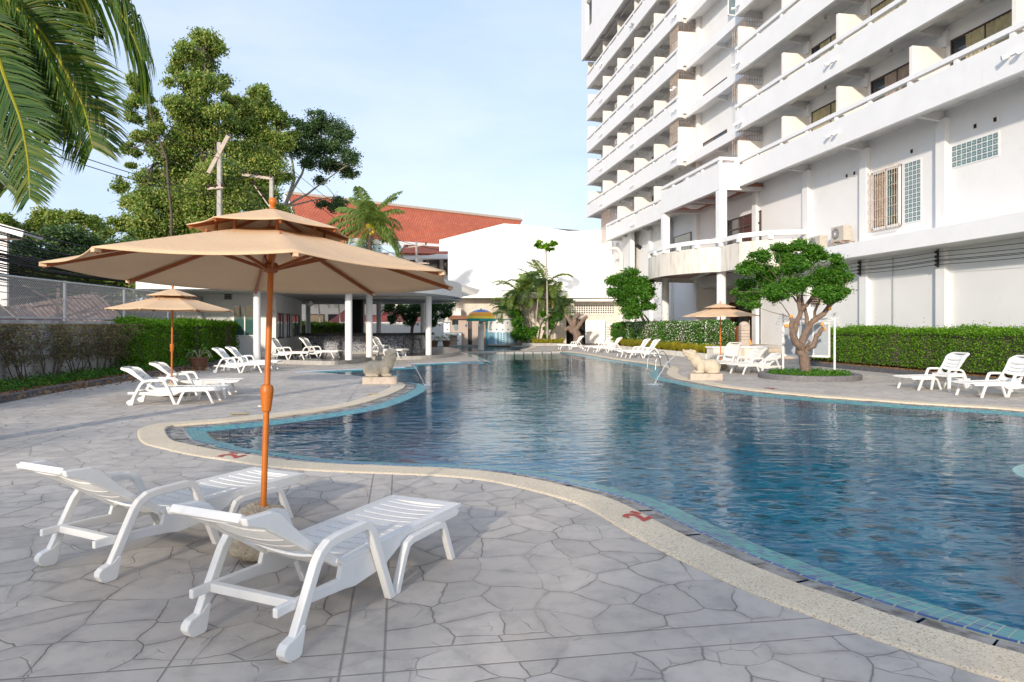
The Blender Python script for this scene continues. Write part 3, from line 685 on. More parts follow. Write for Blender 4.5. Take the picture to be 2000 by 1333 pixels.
def rock(name,loc,r,h,label,seed):
    rs=np.random.RandomState(seed); b=bmesh.new(); bmesh.ops.create_icosphere(b,subdivisions=4,radius=1)
    for v in b.verts:
        p=v.co; n=p.normalized(); k=1+.10*math.sin(3*n.x+seed)+.07*math.sin(5*n.y+2*seed)
        q=max(abs(n.x),abs(n.y),abs(n.z)); k*=(.38+.62/ max(q,.58)*.78)
        v.co=Vector((n.x*r*k,n.y*r*k,h/2+n.z*h/2*min(1.15,k*1.12)))
        v.co+=n*rs.normal(0,.004)
        if v.co.z<0: v.co.z=0
    me=bpy.data.meshes.new(name); b.to_mesh(me); b.free()
    for p in me.polygons: p.use_smooth=True
    t=M['aggr']; me.materials.append(t); o=bpy.data.objects.new(name,me); COL.objects.link(o); o.location=loc; tag(o,label,'umbrella base','concrete umbrella bases'); return o
t=NT('rough_aggregate_concrete'); v=t.coord(); vo=t.n('TexVoronoi',inp={'Scale':55}); t.l(v,vo.inputs['Vector']); n=t.noise(v,12,6,.7)
c=t.ramp(n,[(.3,(.16,.12,.08)),(.45,(.42,.35,.25)),(.7,(.58,.52,.41))]); t.l(c,t.b.inputs['Base Color']); t.b.inputs['Roughness'].default_value=.95
t.l(t.bump(t.math('ADD',n,vo.outputs['Distance']),.8,.008),t.b.inputs['Normal']); M['aggr']=t.m
rock('umbrella_base',(-1.725,4.70,0),.20,.36,'rough pebbly concrete block at the foot of the big umbrella',3)
rock('umbrella_base',(-7.66,15.35,0),.30,.34,'rough pebbly concrete block at the foot of the middle left umbrella',5)
rock('umbrella_base',(7.65,25.0,0),.25,.30,'rough concrete block at the foot of the right umbrella',8)
# ======================= SMALL TABLES, POT
def make_table():
    root=thing('side_table','','side table'); w=M['plastic']; a=.25;H=.43
    m=MB(); m.box(-a,a,-a,a,H-.03,H); m.box(-a+.01,a-.01,-a+.01,a-.01,H-.085,H-.03); m.build('table_top',w,root,bevel=.012)
    for sx in(-1,1):
        for sy in(-1,1):
            m=MB(); x,y=sx*(a-.035),sy*(a-.035); X,Y=sx*(a+.01),sy*(a+.01)
            m.add([(x-.035,y-.035,H-.03),(x+.035,y-.035,H-.03),(x+.035,y+.035,H-.03),(x-.035,y+.035,H-.03),(X-.02,Y-.02,0),(X+.02,Y-.02,0),(X+.02,Y+.02,0),(X-.02,Y+.02,0)],[(0,1,2,3),(7,6,5,4),(0,4,5,1),(1,5,6,2),(2,6,7,3),(3,7,4,0)])
            m.build('leg',w,root,fixn=True,bevel=.006)
    return root
T=make_table(); KID[T.name]=kids(T); T.location=(-6.62,15.05,0); T.rotation_euler=(0,0,R(25)); T['label']='small white plastic table between the loungers at the middle left'; T['group']='small plastic tables'
t2=copy_tree(T); t2.location=(10.72,16.75,0); t2.rotation_euler=(0,0,R(14)); t2['label']='small white plastic table between the two loungers on the right'; t2['group']='small plastic tables'
def pot(name,loc,r,h,label,bush,seed):
    root=thing(name,label,'potted plant',loc)
    m=MB(); m.lathe([(r*.62,0),(r*.70,h*.1),(r*.86,h*.5),(r*.97,h*.86),(r*1.05,h*.9),(r*1.05,h),(r*.93,h),(r*.9,h*.9),(.01,h*.88)],n=26); m.build('clay_pot',M['terr'],root,smooth=True)
    m=MB(); s=MB(); rs=np.random.RandomState(seed)
    for i in range(9):
        a=rs.rand()*6.28; q=[(0,0,h*.85)]
        for k in range(1,5): q.append((math.cos(a)*r*.42*k*bush,math.sin(a)*r*.42*k*bush,h+.26*math.sin(k*.8)*bush*(.6+rs.rand()*.7)))
        s.tube(q,[.014,.012,.01,.007,.005],5)
        leaves(m,np.array(q[2:])[rs.randint(0,3,12)]+rs.normal(0,.06,(12,3)),.10,.05,rng=rs)
    s.build('stem',M['barkp'],root); m.build('foliage',LG['green'],root)
    return root
pot('potted_plant',(-11.25+.05,24.4,0),.33,.46,'large terracotta pot with a sprawling bare stemmed plant by the kerb',1,4)
# ======================= ANIMAL STATUES (carved, one continuous body)
def statue(loc,rz,label,sx=1,lean=False):
    root=thing('fountain_statue',label,'statue',loc,rz,'stone animal fountain statues')
    m=MB(); m.box(-.46,.46,-.27,.27,0,.20); m.build('plinth',M['plinth'],root,bevel=.012)
    b=bmesh.new()
    def el(c,r,rot=None):
        mt=Matrix.Translation(c)@(rot or Matrix.Identity(4))@Matrix.Diagonal((*r,1)); bmesh.ops.create_icosphere(b,subdivisions=4,radius=1,matrix=mt)
    ry=lambda a:Matrix.Rotation(R(a),4,'Y')
    el((-.12,0,.40),(.30,.20,.21)); el((-.25,0,.42),(.18,.20,.19)); el((.08,0,.42),(.20,.19,.20))
    if not lean:
        el((.20,0,.56),(.175,.155,.26),ry(12)); el((.25,0,.70),(.155,.145,.19),ry(10)); el((.28,0,.81),(.155,.135,.115),ry(-28)); el((.36,0,.855),(.105,.12,.085),ry(-42)); el((.345,0,.72),(.10,.10,.13),ry(8)); hx,hz=.0,.0
    else:
        el((.22,0,.54),(.19,.16,.24),ry(30)); el((.33,0,.68),(.155,.14,.21),ry(42)); el((.44,0,.775),(.17,.125,.095),ry(-22)); el((.56,0,.815),(.10,.105,.062),ry(-18)); el((.51,0,.72),(.115,.085,.06),ry(-28)); el((.40,0,.66),(.11,.10,.12)); hx,hz=.15,-.03
    for s in(-1,1):
        el((.13,.15*s,.38),(.125,.085,.16)); el((.17,.165*s,.245),(.135,.062,.048)); el((.27,.17*s,.235),(.05,.05,.035))
        el((-.27,.155*s,.34),(.14,.085,.15)); el((-.22,.19*s,.245),(.17,.06,.048)); el((-.08,.195*s,.235),(.05,.05,.035))
        el((.16+hx,.095*s,.86+hz),(.05,.022,.055),ry(20)); el((.25+hx,.085*s,.895+hz),(.04,.032,.035)); el((.42+hx*1.3,.05*s,.905+hz),(.028,.028,.025))
    el((-.42,0,.40),(.04,.04,.13))
    me=bpy.data.meshes.new('body'); b.to_mesh(me); b.free(); o=bpy.data.objects.new('body',me); COL.objects.link(o)
    rm=o.modifiers.new('r','REMESH'); rm.mode='VOXEL'; rm.voxel_size=.0085; sm_=o.modifiers.new('s','SMOOTH'); sm_.iterations=4; sm_.factor=.5
    bpy.context.view_layer.update(); me2=bpy.data.meshes.new_from_object(o.evaluated_get(bpy.context.evaluated_depsgraph_get())); bpy.data.objects.remove(o)
    bb=bmesh.new(); bb.from_mesh(me2)
    # carved mouth and leg grooves
    for v in bb.verts:
        p=v.co
        dm=abs((p.z-(.80 if not lean else .765))-(p.x-(.36 if not lean else .5))*.42)
        if p.x>(.24 if not lean else .36) and p.z>.64: 
            if dm<.016: v.co-=v.normal*(.016-dm)*1.6
        dn=abs((p.x-.215)+(p.z-.62)*.42)
        if .5<p.z<.86 and dn<.014: v.co-=v.normal*(.014-dn)*.8
    bb.to_mesh(me2); bb.free()
    for p in me2.polygons: p.use_smooth=True
    me2.materials.clear(); me2.materials.append(M['stone']); o=bpy.data.objects.new('body',me2); COL.objects.link(o); o.parent=root
    for s in (-1,1):
        m=MB(); m.tube([(.29+(.15 if lean else 0),.10*s,.865-(.03 if lean else 0)),(.295+(.15 if lean else 0),.118*s,.865-(.03 if lean else 0))],.013,8); m.build('eye',M['stone'],o)
    if sx: root.scale=(1,1,1)
    return root
statue((-3.62,18.75,0),R(8),'carved stone hippo like animal facing right with head raised, left side of the pool')
statue((5.66,20.05,0),R(176),'carved stone hippo like animal facing left with head raised, right side of the pool',lean=True)
def jet(a,b,top,name,label):
    pts=[];rs=np.random.RandomState(2)
    for i in range(26):
        t=i/25; p=Vector(a).lerp(Vector(b),t); p.z=a[2]+(b[2]-a[2])*t+4*top*t*(1-t); pts.append(p+Vector(rs.normal(0,.004+.012*t,3)))
    m=MB(); m.tube(pts,[.0045+.004*rs.rand() for _ in pts],6)
    for k in range(60):
        t=.5+.5*rs.rand(); i=min(24,int(t*25)); q=pts[i]+Vector(rs.normal(0,.03+.05*t,3)); q.z=max(q.z,-.05); m.lathe([(.001,-.006),(.006,0),(.001,.006)],q,5)
    for k in range(70):
        q=Vector(b)+Vector((rs.normal(0,.13),rs.normal(0,.13),abs(rs.normal(0,.03)))); m.lathe([(.001,-.008),(.009,0),(.001,.008)],q,5)
    o=m.build(name,M['jet'],smooth=True); tag(o,label,'water jet'); return o
jet((-3.18,18.81,.84),(-2.42,18.9,-.06),.22,'water_jet','thin arc of water spouting from the left stone animal into the pool')
jet((5.06,20.1,.82),(3.95,19.0,-.06),.20,'water_jet','thin arc of water spouting from the right stone animal into the pool')
# ladder
root=thing('pool_ladder','curved stainless steel handrails of the pool ladder on the right edge','pool ladder',(5.0,25.6,0))
for k,(px0,py0,px1,py1) in enumerate(((1263,718,1272,712),(1279,721,1290,712))):
    for dy in (0,):
        a=G(px0,py0);b=a+Vector((.62,.35,0))
        pts=[]
        for i in range(13):
            t=i/12; p=a.lerp(b,t); h=.62*math.sin(pi*min(1,max(0,t)))**.6; pts.append(Vector((p.x,p.y,-.3 if i==0 else (0.02+h))))
        pts.append(Vector((b.x,b.y,0)))
        m=MB(); m.tube(pts,.02,8); m.build('handrail',M['steel'],root,off=root.location,smooth=True)
m=MB(); a=G(1263,718);c=G(1279,721)
for z in (-.25,-.5): m.bar((a.x,a.y,z),(c.x,c.y,z),.06,.02)
m.build('step',M['steel'],root,off=root.location)
# ======================= HOTEL (local x = t away from the pool, y = s along the front)
hr=L(18.7,35); HOT=thing('hotel_building','tall white hotel with long rows of balconies along the right side','building',hr,HA)
HO=(18.7,35,0)
def hp(name,mat,m,parent=HOT,**k): return m.build(name,mat,parent,off=HO if parent is HOT else HO,**k)
def hb(name,mat,s0,s1,t0,t1,z0,z1,parent=HOT,bevel=0,**k):
    m=MB(); m.box(t0,t1,s0,s1,z0,z1); return hp(name,mat,m,parent,bevel=bevel,**k)
TW=18.7; TF=17.3
LV=[8.77,11.69,14.70,17.72,20.73,23.75]
PSR=[33.06,28.90,24.91,20.90,16.89,12.88]; PSL=[40.8,44.92,48.92,52.95,56.95,61.7]
# main walls
def wallbox(segs,name='wall',mat='white2'):
    m=MB()
    for s0,s1,t0,t1,z0,z1 in segs: m.box(t0,t1,s0,s1,z0,z1)
    return hp(name,M[mat],m)
wallbox([(6,33.2,TW,TW+.4,0,27.5)]); wallbox([(40.9,61.6,TW,TW+.4,0,27)]); wallbox([(33.2,40.9,TW,TW+.4,4.0,30)])
wallbox([(33.2,40.9,21.2,21.4,0,4.0),(33.0,33.2,TW+.4,21.4,0,4.0),(40.9,41.1,TW+.4,21.4,0,4.0)])
wallbox([(61.6,61.9,TW,TW+10,0,30),(6,61.6,TW+9,TW+9.3,0,30)])
for s in PSR+[33.5,]+PSL[:]:
    if s==33.06: continue
    hb('pilaster',M['white2'],s-.2+.03,s+.24,18.5,TW-.002,0 if s<57 else 0,8.75)
def slab_floor(b,s0,s1,first=False):
    m=MB(); m.box(TF+.14,TW,s0+.02,s1-.02,b+.26,b+.42); m.box(TF+.14,TF+.34,s0+.02,s1-.02,b+.004,b+.26)
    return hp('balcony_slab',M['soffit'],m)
def parapet(b,s0,s1,posts,name='parapet',endl=False):
    m=MB(); m.box(TF,TF+.14,s0,s1,b,b+1.08)
    m.box(TF+.14,TW,s1-.14,s1,b,b+.45)
    p=hp(name,M['white'],m)
    m=MB(); m.box(TF-.02,TF+.16,s0,s1,b+1.235,b+1.40)
    for s in posts: m.box(TF+.01,TF+.13,s-.08,s+.08,b+1.08,b+1.235)
    hp('handrail',M['white'],m,p); return p
def window_door(s1,w,z0,z1,curt,nm='window',t=TW):
    m=MB(); s0=s1-w; f=.07
    for a,b_,c,d in ((s0,s1,z1-f,z1),(s0,s1,z0,z0+f),(s0,s0+f,z0,z1),(s1-f,s1,z0,z1),((s0+s1)/2-f*.7,(s0+s1)/2+f*.7,z0,z1)): m.box(t-.05,t-.004,a,b_,c,d)
    fr=hp(nm,M['frame'],m)
    if curt is None:
        m=MB(); m.box(t-.022,t-.005,s0+f,s1-f,z0+f,z1-f); hp('pane',M['dglass'],m,fr)
    else:
        m=MB(); m.box(t-.022,t-.005,s0+f,s0+w*curt[1],z0+f,z1-f) if curt[1]>0.05 else None
        m.box(t-.016,t-.005,s1-w*curt[1]*.6-.05,s1-f,z0+f,z1-f)
        hp('pane',M['dglass'],m,fr)
        m=MB(); a0=s0+f;a1=s1-f-(.0 if curt[1]<.05 else w*curt[1]*.6); n=int((a1-a0)/.028); vs=[];fs=[]
        for i in range(n+1):
            s=a0+(a1-a0)*i/n; tt=t-.040+.016*math.sin(s*2*pi/.17)+.005*math.sin(s*31)
            vs+=[(tt,s,z0+f),(tt,s,z1-f)]
        for i in range(n): fs.append((2*i,2*i+1,2*i+3,2*i+2))
        m.add(vs,fs); hp('curtain',M[curt[0]],m,fr)
    return fr
def wing(levels,PS,s0,s1,left):
    for li,b in enumerate(levels):
        a1=s1
        if left and li==0: a1=55.8
        ps=[]
        x=s0
        for i,s in enumerate(PS):
            ps.append(s+.07)
            if i+1<len(PS): ps.append((s+PS[i+1])/2+.07)
        if not left: ps=[p for p in ps]
        ps=[p for p in ps if s0+.05<p<a1-.05]+[s0+.09,a1-.09]
        parapet(b,s0,a1,ps); slab_floor(b,s0,a1)
        for s in PS:
            if s<s0-.5 or s>a1+.3: continue
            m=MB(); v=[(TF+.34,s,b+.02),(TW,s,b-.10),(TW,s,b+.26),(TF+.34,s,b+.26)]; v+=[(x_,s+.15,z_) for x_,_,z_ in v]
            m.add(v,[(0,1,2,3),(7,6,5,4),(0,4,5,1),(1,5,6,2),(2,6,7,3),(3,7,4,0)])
            hp('beam',M['soffit'],m,fixn=True)
        for i,s in enumerate(PS):
            if s>a1+.3: continue
            if left and li==0 and s<44: continue
            if li+1<=len(levels):
                hb('partition',M['cream'],s,s+.15,TF+.10,TW-.003,b+.422,b+2.45)
    return
wing(LV,PSR,9.0,33.25,False); wing(LV,PSL,40.65,61.9,True)
# wall columns inside the balconies and windows
rs=np.random.RandomState(5)
for li,b in enumerate(LV[:5]):
    for s in PSR[1:5]+PSL[1:5]:
        hb('column_strip',M['white2'],s-.16,s+.24,18.56,TW-.003,b+2.46,b+2.9+.1)
    for i,s in enumerate(PSR[1:5]):
        if b>15 and s>22 and li>3: continue
        cu=[('curt',.0),('curt',.34),('curt2',.42)][(i*2+li)%3]
        window_door(s-.25,2.85,b+.43,b+2.6,cu)
for li,b in enumerate(LV):
    for s in PSL[:5]:
        window_door(s-.25 if s>41 else s+3.6,1.3,b+.43,b+2.5,None)
# middle recessed part: slab bands, windows
for i,b in enumerate(LV+[26.7]):
    if i==0: continue
    m=MB(); m.box(17.85,18.0,33.25,40.65,b+.0,b+.55); m.box(18.0,TW,33.25,40.65,b+.2,b+.40)
    v=[(18.0,36.9,b+.02),(TW,36.9,b-.08),(TW,36.9,b+.2),(18.0,36.9,b+.2)]; v+=[(x,y+.12,z) for x,y,z in v]; m.add(v,[(0,1,2,3),(7,6,5,4),(0,4,5,1),(1,5,6,2),(2,6,7,3),(3,7,4,0)])
    hp('floor_band',M['white'],m,fixn=True)
    if i<6: 
        f=window_door(40.0,3.1,b+.5,b+1.25,None,'window')
        m=MB(); m.box(TW-.04,TW-.005,33.9,35.2,b+1.0,b+2.35); w_=hp('side_window',M['frame'],m)
        m=MB(); m.box(TW-.05,TW-.041,34.0,35.1,b+1.08,b+2.27); hp('pane',M['bglass'],m,w_)
hb('column_strip',M['cream'],40.3,40.62,18.45,TW-.003,8.8,30)
# open casement at the upper middle
for b in (LV[3],LV[4]):
    m=MB(); 
    for z0,z1,a,c in ((b+1.0,b+1.06,0,1),(b+2.3,b+2.36,0,1),(b+1.0,b+2.36,0,.06),(b+1.0,b+2.36,.94,1)): m.box(TW-.05-c*.75,TW-.05-a*.75,35.22,35.27,z0,z1)
    o=hp('open_casement',M['white'],m); m=MB(); m.box(TW-.75,TW-.1,35.235,35.25,b+1.06,b+2.3); hp('pane',M['bglass'],m,o)
# rusty grilles over the end partitions
def grille(t0,t1,s,z0,z1,mat='rust',sp=.11,plane='t',name='security_grille'):
    m=MB(); n=int((t1-t0)/sp); k=int((z1-z0)/.19)
    for i in range(n+1):
        x=t0+(t1-t0)*i/n
        if plane=='t': m.bar((x,s,z0),(x,s,z1),.014,.014)
        else: m.bar((s,x,z0),(s,x,z1),.014,.014)
    for i in range(k+1):
        z=z0+(z1-z0)*i/k
        if plane=='t': m.bar((t0,s,z),(t1,s,z),.014,.014)
        else: m.bar((s,t0,z),(s,t1,z),.014,.014)
    return hp(name,M[mat],m)
for b in LV[:6]:
    if b>9: grille(TF+.1,TW,40.78,b+2.47,b+2.98,sp=.16); 
    grille(TF+.1,TW,33.02,b+2.47,b+2.95 if b<22 else b+2.98,sp=.13)
    if b>9: grille(41.0,42.3,TF+.15,b+1.45,b+2.98,'rustw',.14,'s'); 
    grille(33.3,34.6,TF+.55,b+2.0,b+2.95,'rustw',.19,'s')
grille(55.9,58.2,17.6,8.8,11.6,'rust',.16,'s'); grille(17.6,TW,55.85,8.8,11.6,'rust',.14)
# top: roof slab and tower over the left wing
m=MB(); m.box(16.8,TW+6,40.9,61.9,26.7,27.0); m.box(16.8,17.0,40.9,61.9,26.3,26.7)
for s in PSL: m.box(17.0,TW,s,s+.2,26.35,26.7)
m.box(17.5,17.62,41,61.8,26.45,26.7)
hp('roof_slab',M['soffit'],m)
m=MB()
for s0,s1 in ((40.9,54.6),(55.9,58.4),(60.3,61.9)): m.box(16.79,17.1,s0,s1,27.0,38)
for s0,s1,zz in ((54.6,55.9,30.6),(58.4,60.3,28.4)): m.box(16.79,17.1,s0,s1,27.0,zz); m.box(16.79,17.1,s0,s1,zz+2.6,38)
m.box(16.79,16.81,40.9,61.9,26.29,27.0); m.box(17.11,25,61.7,61.9,27,38); hp('tower_wall',M['white'],m)
hb('tower_recess',M['cream'],41,61.6,17.6,17.7,27,38)
# projecting canopy with columns
c0,c1=32.76,40.7; tc=16.17
m=MB(); m.box(tc,tc+.16,c0,c1,8.57,9.92); m.box(tc+.16,TF-.002,c0,c0+.16,8.57,9.92)
m.box(tc+.16,TF-.002,c1-.16,c1,8.57,9.92)
can=hp('canopy_fascia',M['white'],m)
m=MB(); m.box(tc-.02,tc+.18,c0-.02,c1,10.07,10.24); m.box(tc+.18,TF-.02,c0-.02,c0+.18,10.07,10.24)
for s in (c0+.08,c0+2.1,c0+4.1,c0+6.1,c1-.1): m.box(tc+.02,tc+.14,s-.14,s+.14,9.92,10.07)
m.box(TF-.3,TF-.03,c0,c0+.14,9.92,10.07)
hp('handrail',M['white'],m,can)
m=MB(); m.box(tc+.16,TW-.01,c0+.16,c1-.16,8.80,8.95); hp('canopy_ceiling',M['redsoffit'],m)
m=MB()
for s in (c0+.16,c0+3.8,c1-.6): m.box(tc+.162,TW-.02,s,s+.34,8.60,8.799)
m.box(tc+.162,tc+.42,c0+.5,c1-.6,8.603,8.797); m.box(TW-.25,TW-.02,c0+.5,c1-.6,8.603,8.797)
hp('canopy_beam',M['soffit'],m)
for s in (c0+1.95,c0+5.8): 
    m=MB(); m.box(17.0,17.9,s-.45,s+.45,8.72,8.79); m.box(17.12,17.78,s-.33,s+.33,8.66,8.72); m.box(17.24,17.66,s-.2,s+.2,8.60,8.66); hp('ceiling_lamp',M['white'],m)
for s,t_ in ((c0+.22,tc+.22),(c1-.22,tc+.22)):
    m=MB(); w_=.21; m.box(t_-w_,t_+w_,s-w_,s+w_,4.9,8.56); hp('terrace_column',M['white'],m,bevel=.01)
    m=MB(); m.lathe([(.235,0),(.235,4.55)],(t_,s,0),28); hp('round_column',M['white'],m,smooth=True)
# curved terrace balcony
cv=[(TW,28.7),(17.0,29.3),(16.12,30.6),(16.10,32.45),(15.25,33.45),(14.75,34.6),(14.47,35.9),(14.45,37.2),(14.62,38.6),(15.05,39.8),(15.7,40.7),(16.4,41.2),(TW,41.6)]
def smo(pts,k=5):
    out=[]
    for i in range(len(pts)-1):
        p0,p1,p2,p3=[Vector((*pts[min(max(j,0),len(pts)-1)],0)) for j in (i-1,i,i+1,i+2)]
        for a in range(k):
            t=a/k; out.append(.5*((2*p1)+(-p0+p2)*t+(2*p0-5*p1+4*p2-p3)*t*t+(-p0+3*p1-3*p2+p3)*t**3))
    out.append(Vector((*pts[-1],0))); return out
cvs=[Vector((*c,0)) for c in cv[:4]]+smo(cv[3:],6)[1:]
def wallstrip(m,pts,th,z0,z1):
    n=len(pts); nr=[]
    for i in range(n):
        d=(pts[min(i+1,n-1)]-pts[max(i-1,0)]).normalized(); nr.append(Vector((d.y,-d.x,0)))
    vs=[]
    for i in range(n):
        a=pts[i];b=pts[i]+nr[i]*th; vs+=[(a.x,a.y,z0),(b.x,b.y,z0),(b.x,b.y,z1),(a.x,a.y,z1)]
    fs=[]
    for i in range(n-1):
        for k in range(4): fs.append((i*4+k,i*4+(k+1)%4,(i+1)*4+(k+1)%4,(i+1)*4+k))
    fs+=[(0,1,2,3),((n-1)*4+3,(n-1)*4+2,(n-1)*4+1,(n-1)*4)]
    m.add(vs,fs)
m=MB(); wallstrip(m,cvs,.15,4.33,5.60); tp_=hp('terrace_parapet',M['grime'],m,fixn=True)
m=MB(); wallstrip(m,[p for p in cvs],.2,5.80,6.02)
for i in (0,1,2,3,9,15,21,27,33,39,45,51):
    if i<len(cvs):
        p=cvs[i]; m.box(p.x-.09,p.x+.09,p.y-.10,p.y+.10,5.6,5.8)
hp('handrail',M['white'],m,tp_,fixn=True)
pl=[(p.x+.15 if p.x<16 else p.x,p.y) for p in cvs]+[(TW-.004,41.6),(TW-.004,28.7)]
pl=[(TW-.004,28.9)]+[(17.2+(p.x-17.2)*.95+.05,36+(p.y-36)*.965) for p in cvs[1:-1]]+[(TW-.004,41.4)]
m=MB(); m.prism(pl,4.62,4.80); hp('terrace_floor',M['redsoffit'],m,fixn=True)
m=MB()
for a,b in (((16.35,33.0),(18.3,41.0)),((18.3,33.0),(14.7,38.5))): m.bar((a[0],a[1],4.55),(b[0],b[1],4.55),.16,.14)
m.box(16.0,18.69,33.0,33.2,4.48,4.62); hp('terrace_beam',M['white'],m)
# ledge along the lower front
m=MB(); m.box(17.5,TW-.003,9,28.72,4.27,4.84); hp('ledge',M['white'],m)
# lower glazing and details
window_door(36.8,3.7,5.0,7.63,None,'terrace_window'); 
m=MB(); m.bar((TW-.06,33.15,7.0),(TW-.06,36.75,7.0),.05,.06); hp('transom',M['frame'],m)
m=MB(); m.box(TW-.05,TW-.005,41.75,44.6,5.0,7.67); w_=hp('terrace_window',M['frame'],m); m=MB(); m.box(TW-.06,TW-.051,41.83,44.52,5.1,7.6); hp('pane',M['gglass'],m,w_)
for s in (36.95,44.75,): hb('pilaster',M['white2'],s,s+.4,18.5,TW-.002,4.9,8.75) if s>40 else None
# entrance: glass front, wooden jambs, sign board
m=MB(); m.box(21.1,21.19,33.3,40.8,.62,4.0); hp('entrance_glass',M['dglass'],m)
for s in (33.3,34.9,36.3,38.5,40.55): hb('door_jamb',M['wooddark'],s,s+.28,20.9,21.09,.62,4.0)
hb('sign_board',M['beige'],34.95,40.2,20.55,20.8,3.05,3.6); hb('lobby_beam',M['wooddark'],33.2,40.9,20.85,21.09,2.75,3.02)
hb('entrance_floor',M['conc'],31.2,41.5,17.2,21.1,0,.62)
hb('entrance_ceiling',M['soffit'],33.2,40.9,TW+.41,21.1,3.9,4.0)
m=MB()
for k in range(4): m.box(16.9-.0,17.2-.003+.0,29.7,35.5,0,.01) if False else None
for k in range(3): m.box(17.2-.38*(3-k),17.2-.38*(2-k)-.002,30.6,34.9,0,.155*(k+1))
for k in range(3): m.box(17.2,19.2,31.2-.38*(3-k),31.2-.38*(2-k)-.002,0,.155*(k+1))
hp('entrance_steps',M['plinth'],m)
# grilled window and glass blocks
m=MB(); z0,z1,s0,s1=5.37,7.68,23.0,24.6
m.box(TW-.03,TW-.004,s0,s1,z0,z1); w_=hp('barred_window',M['frame'],m)
m=MB(); m.box(TW-.045,TW-.031,s0+.75,s1-.15,z0+.15,z1-.15); hp('curtain',M['curt2'],m,w_); m=MB(); m.box(TW-.045,TW-.031,s0+.12,s0+.72,z0+.15,z1-.15); hp('pane',M['gglass'],m,w_)
m=MB()
for a,b_,c,d in ((s0,s1,z0,z0+.1),(s0,s1,z1-.1,z1),(s0,s0+.1,z0,z1),(s1-.12,s1,z0,z1),(s0+.70,s0+.78,z0,z1)): m.box(TW-.09,TW-.046,a,b_,c,d)
hp('window_frame',M['white'],m,w_)
m=MB()
for i in range(13): m.bar((TW-.2,s0+.02+i*.13,z0-.05),(TW-.2,s0+.02+i*.13,z1+.05),.014,.014)
for z in (z0-.05,z0+.4,z0+.8,z0+1.15,z0+1.6,z0+2.0,z1+.05): m.bar((TW-.2,s0-.06,z),(TW-.2,s1+.06,z),.016,.016)
for z in (z0+.25,z0+1.0,z0+1.8):
    for s in (s0+.35,s0+.85,s0+1.35):
        m.tube([(TW-.21,s+.07*math.cos(a),z+.07*math.sin(a)) for a in [k*.785 for k in range(9)]],.006,4)
for s in (s0-.05,s1+.05):
    for z in (z0,z1): m.bar((TW,s,z),(TW-.2,s,z),.014,.014)
hp('window_bars',M['rustw'],m,w_)
def blocks(s0,s1,z0,z1,ns,nz):
    m=MB(); m.box(TW-.02,TW-.003,s0-.03,s1+.03,z0-.03,z1+.03); f=hp('glass_block_window',M['white'],m)
    m=MB(); ds=(s1-s0)/ns;dz=(z1-z0)/nz
    for i in range(ns):
        for j in range(nz):
            a=s0+i*ds+.012;b=s0+(i+1)*ds-.012;c=z0+j*dz+.012;d=z0+(j+1)*dz-.012
            t0=TW-.021; v=[(t0,a,c),(t0,b,c),(t0,b,d),(t0,a,d),(t0-.012,a+.02,c+.02),(t0-.012,b-.02,c+.02),(t0-.012,b-.02,d-.02),(t0-.012,a+.02,d-.02),(t0+.004,(a+b)/2,(c+d)/2)]
            m.add(v,[(0,1,5,4),(1,2,6,5),(2,3,7,6),(3,0,4,7),(4,5,8),(5,6,8),(6,7,8),(7,4,8)])
    hp('glass_blocks',M['gblock'],m,f)
blocks(22.04,22.83,5.43,7.65,4,13); blocks(18.78,20.62,6.99,7.72,9,4)
for px,py in ((1782,296),(1906,247),(1945,234),(1655,344),(1670,339)):
    k=(px-1000)/FPX; s=TW*(.9866-.1629*k)/(.9866*k+.1629); Y=.9866*s+.1629*TW; z=CH+(HZ-py)*Y/FPX
    m=MB(); m.box(TW-.03,TW-.004,s-.11,s+.11,z-.11,z+.11); v=hp('air_vent',M['cream'],m); m=MB(); m.box(TW-.035,TW-.031,s-.06,s+.06,z-.07,z+.07); hp('vent_hole',M['winblk'],m,v)
for s,z in ((29.6,1.0),):
    pass
m=MB(); m.tube([(TW-.06,23.4,4.2),(TW-.06,23.4,0.2)],.02,6); hp('conduit',M['galv'],m)
m=MB(); m.box(TW-.16,TW-.01,28.0,28.5,2.55,2.95); v=hp('vent_cowl',M['rust'],m)
for k in range(4): 
    m=MB(); m.box(TW-.19,TW-.161,28.0,28.5,2.57+k*.1,2.6+k*.1); hp('slat',M['black'],m,v)
# drain pipe at the far end
m=MB(); m.tube([(17.1,54.6,8.0),(17.9,54.6,8.0),(18.2,54.5,7.5),(18.2,54.5,1.0)],.14,10); hp('drain_pipe',M['cream'],m,smooth=True)
grille(54.7,56.6,18.2,3.0,8.0,'rustw',.3,'s','pipe_shaft_bars')
# double spot lamps on the parapets
def lamps(px,py,col):
    k=(px-1000)/FPX; s=TF*(.9866-.1629*k)/(.9866*k+.1629); Y=.9866*s+.1629*TF; z=CH+(HZ-py)*Y/FPX
    m=MB()
    for ds in (-.22,.22): m.tube([(TF,s+ds,z),(TF-.09,s+ds,z-.03),(TF-.2,s+ds*1.3,z-.06)],[.04,.06,.085],9)
    m.bar((TF-.03,s-.22,z),(TF-.03,s+.22,z),.03,.03); hp('spot_lamp_pair',M[col],m,smooth=True)
for a in ((1629,262,'white'),(1985,104,'white'),(1628,120,'white'),(1445,240,'white'),(1441,124,'white'),(1441,12,'white'),(1318,173,'white'),(1319,215,'white'),(1319,31,'white'),(1319,310,'white'),(1236,49,'galv'),(1236,126,'white'),(1236,203,'white'),(1236,282,'white'),(1236,362,'white'),(1237,438,'white'),(1175,126,'white'),(1175,194,'white'),(1175,262,'white'),(1175,329,'white'),(1175,398,'white')): lamps(*a)
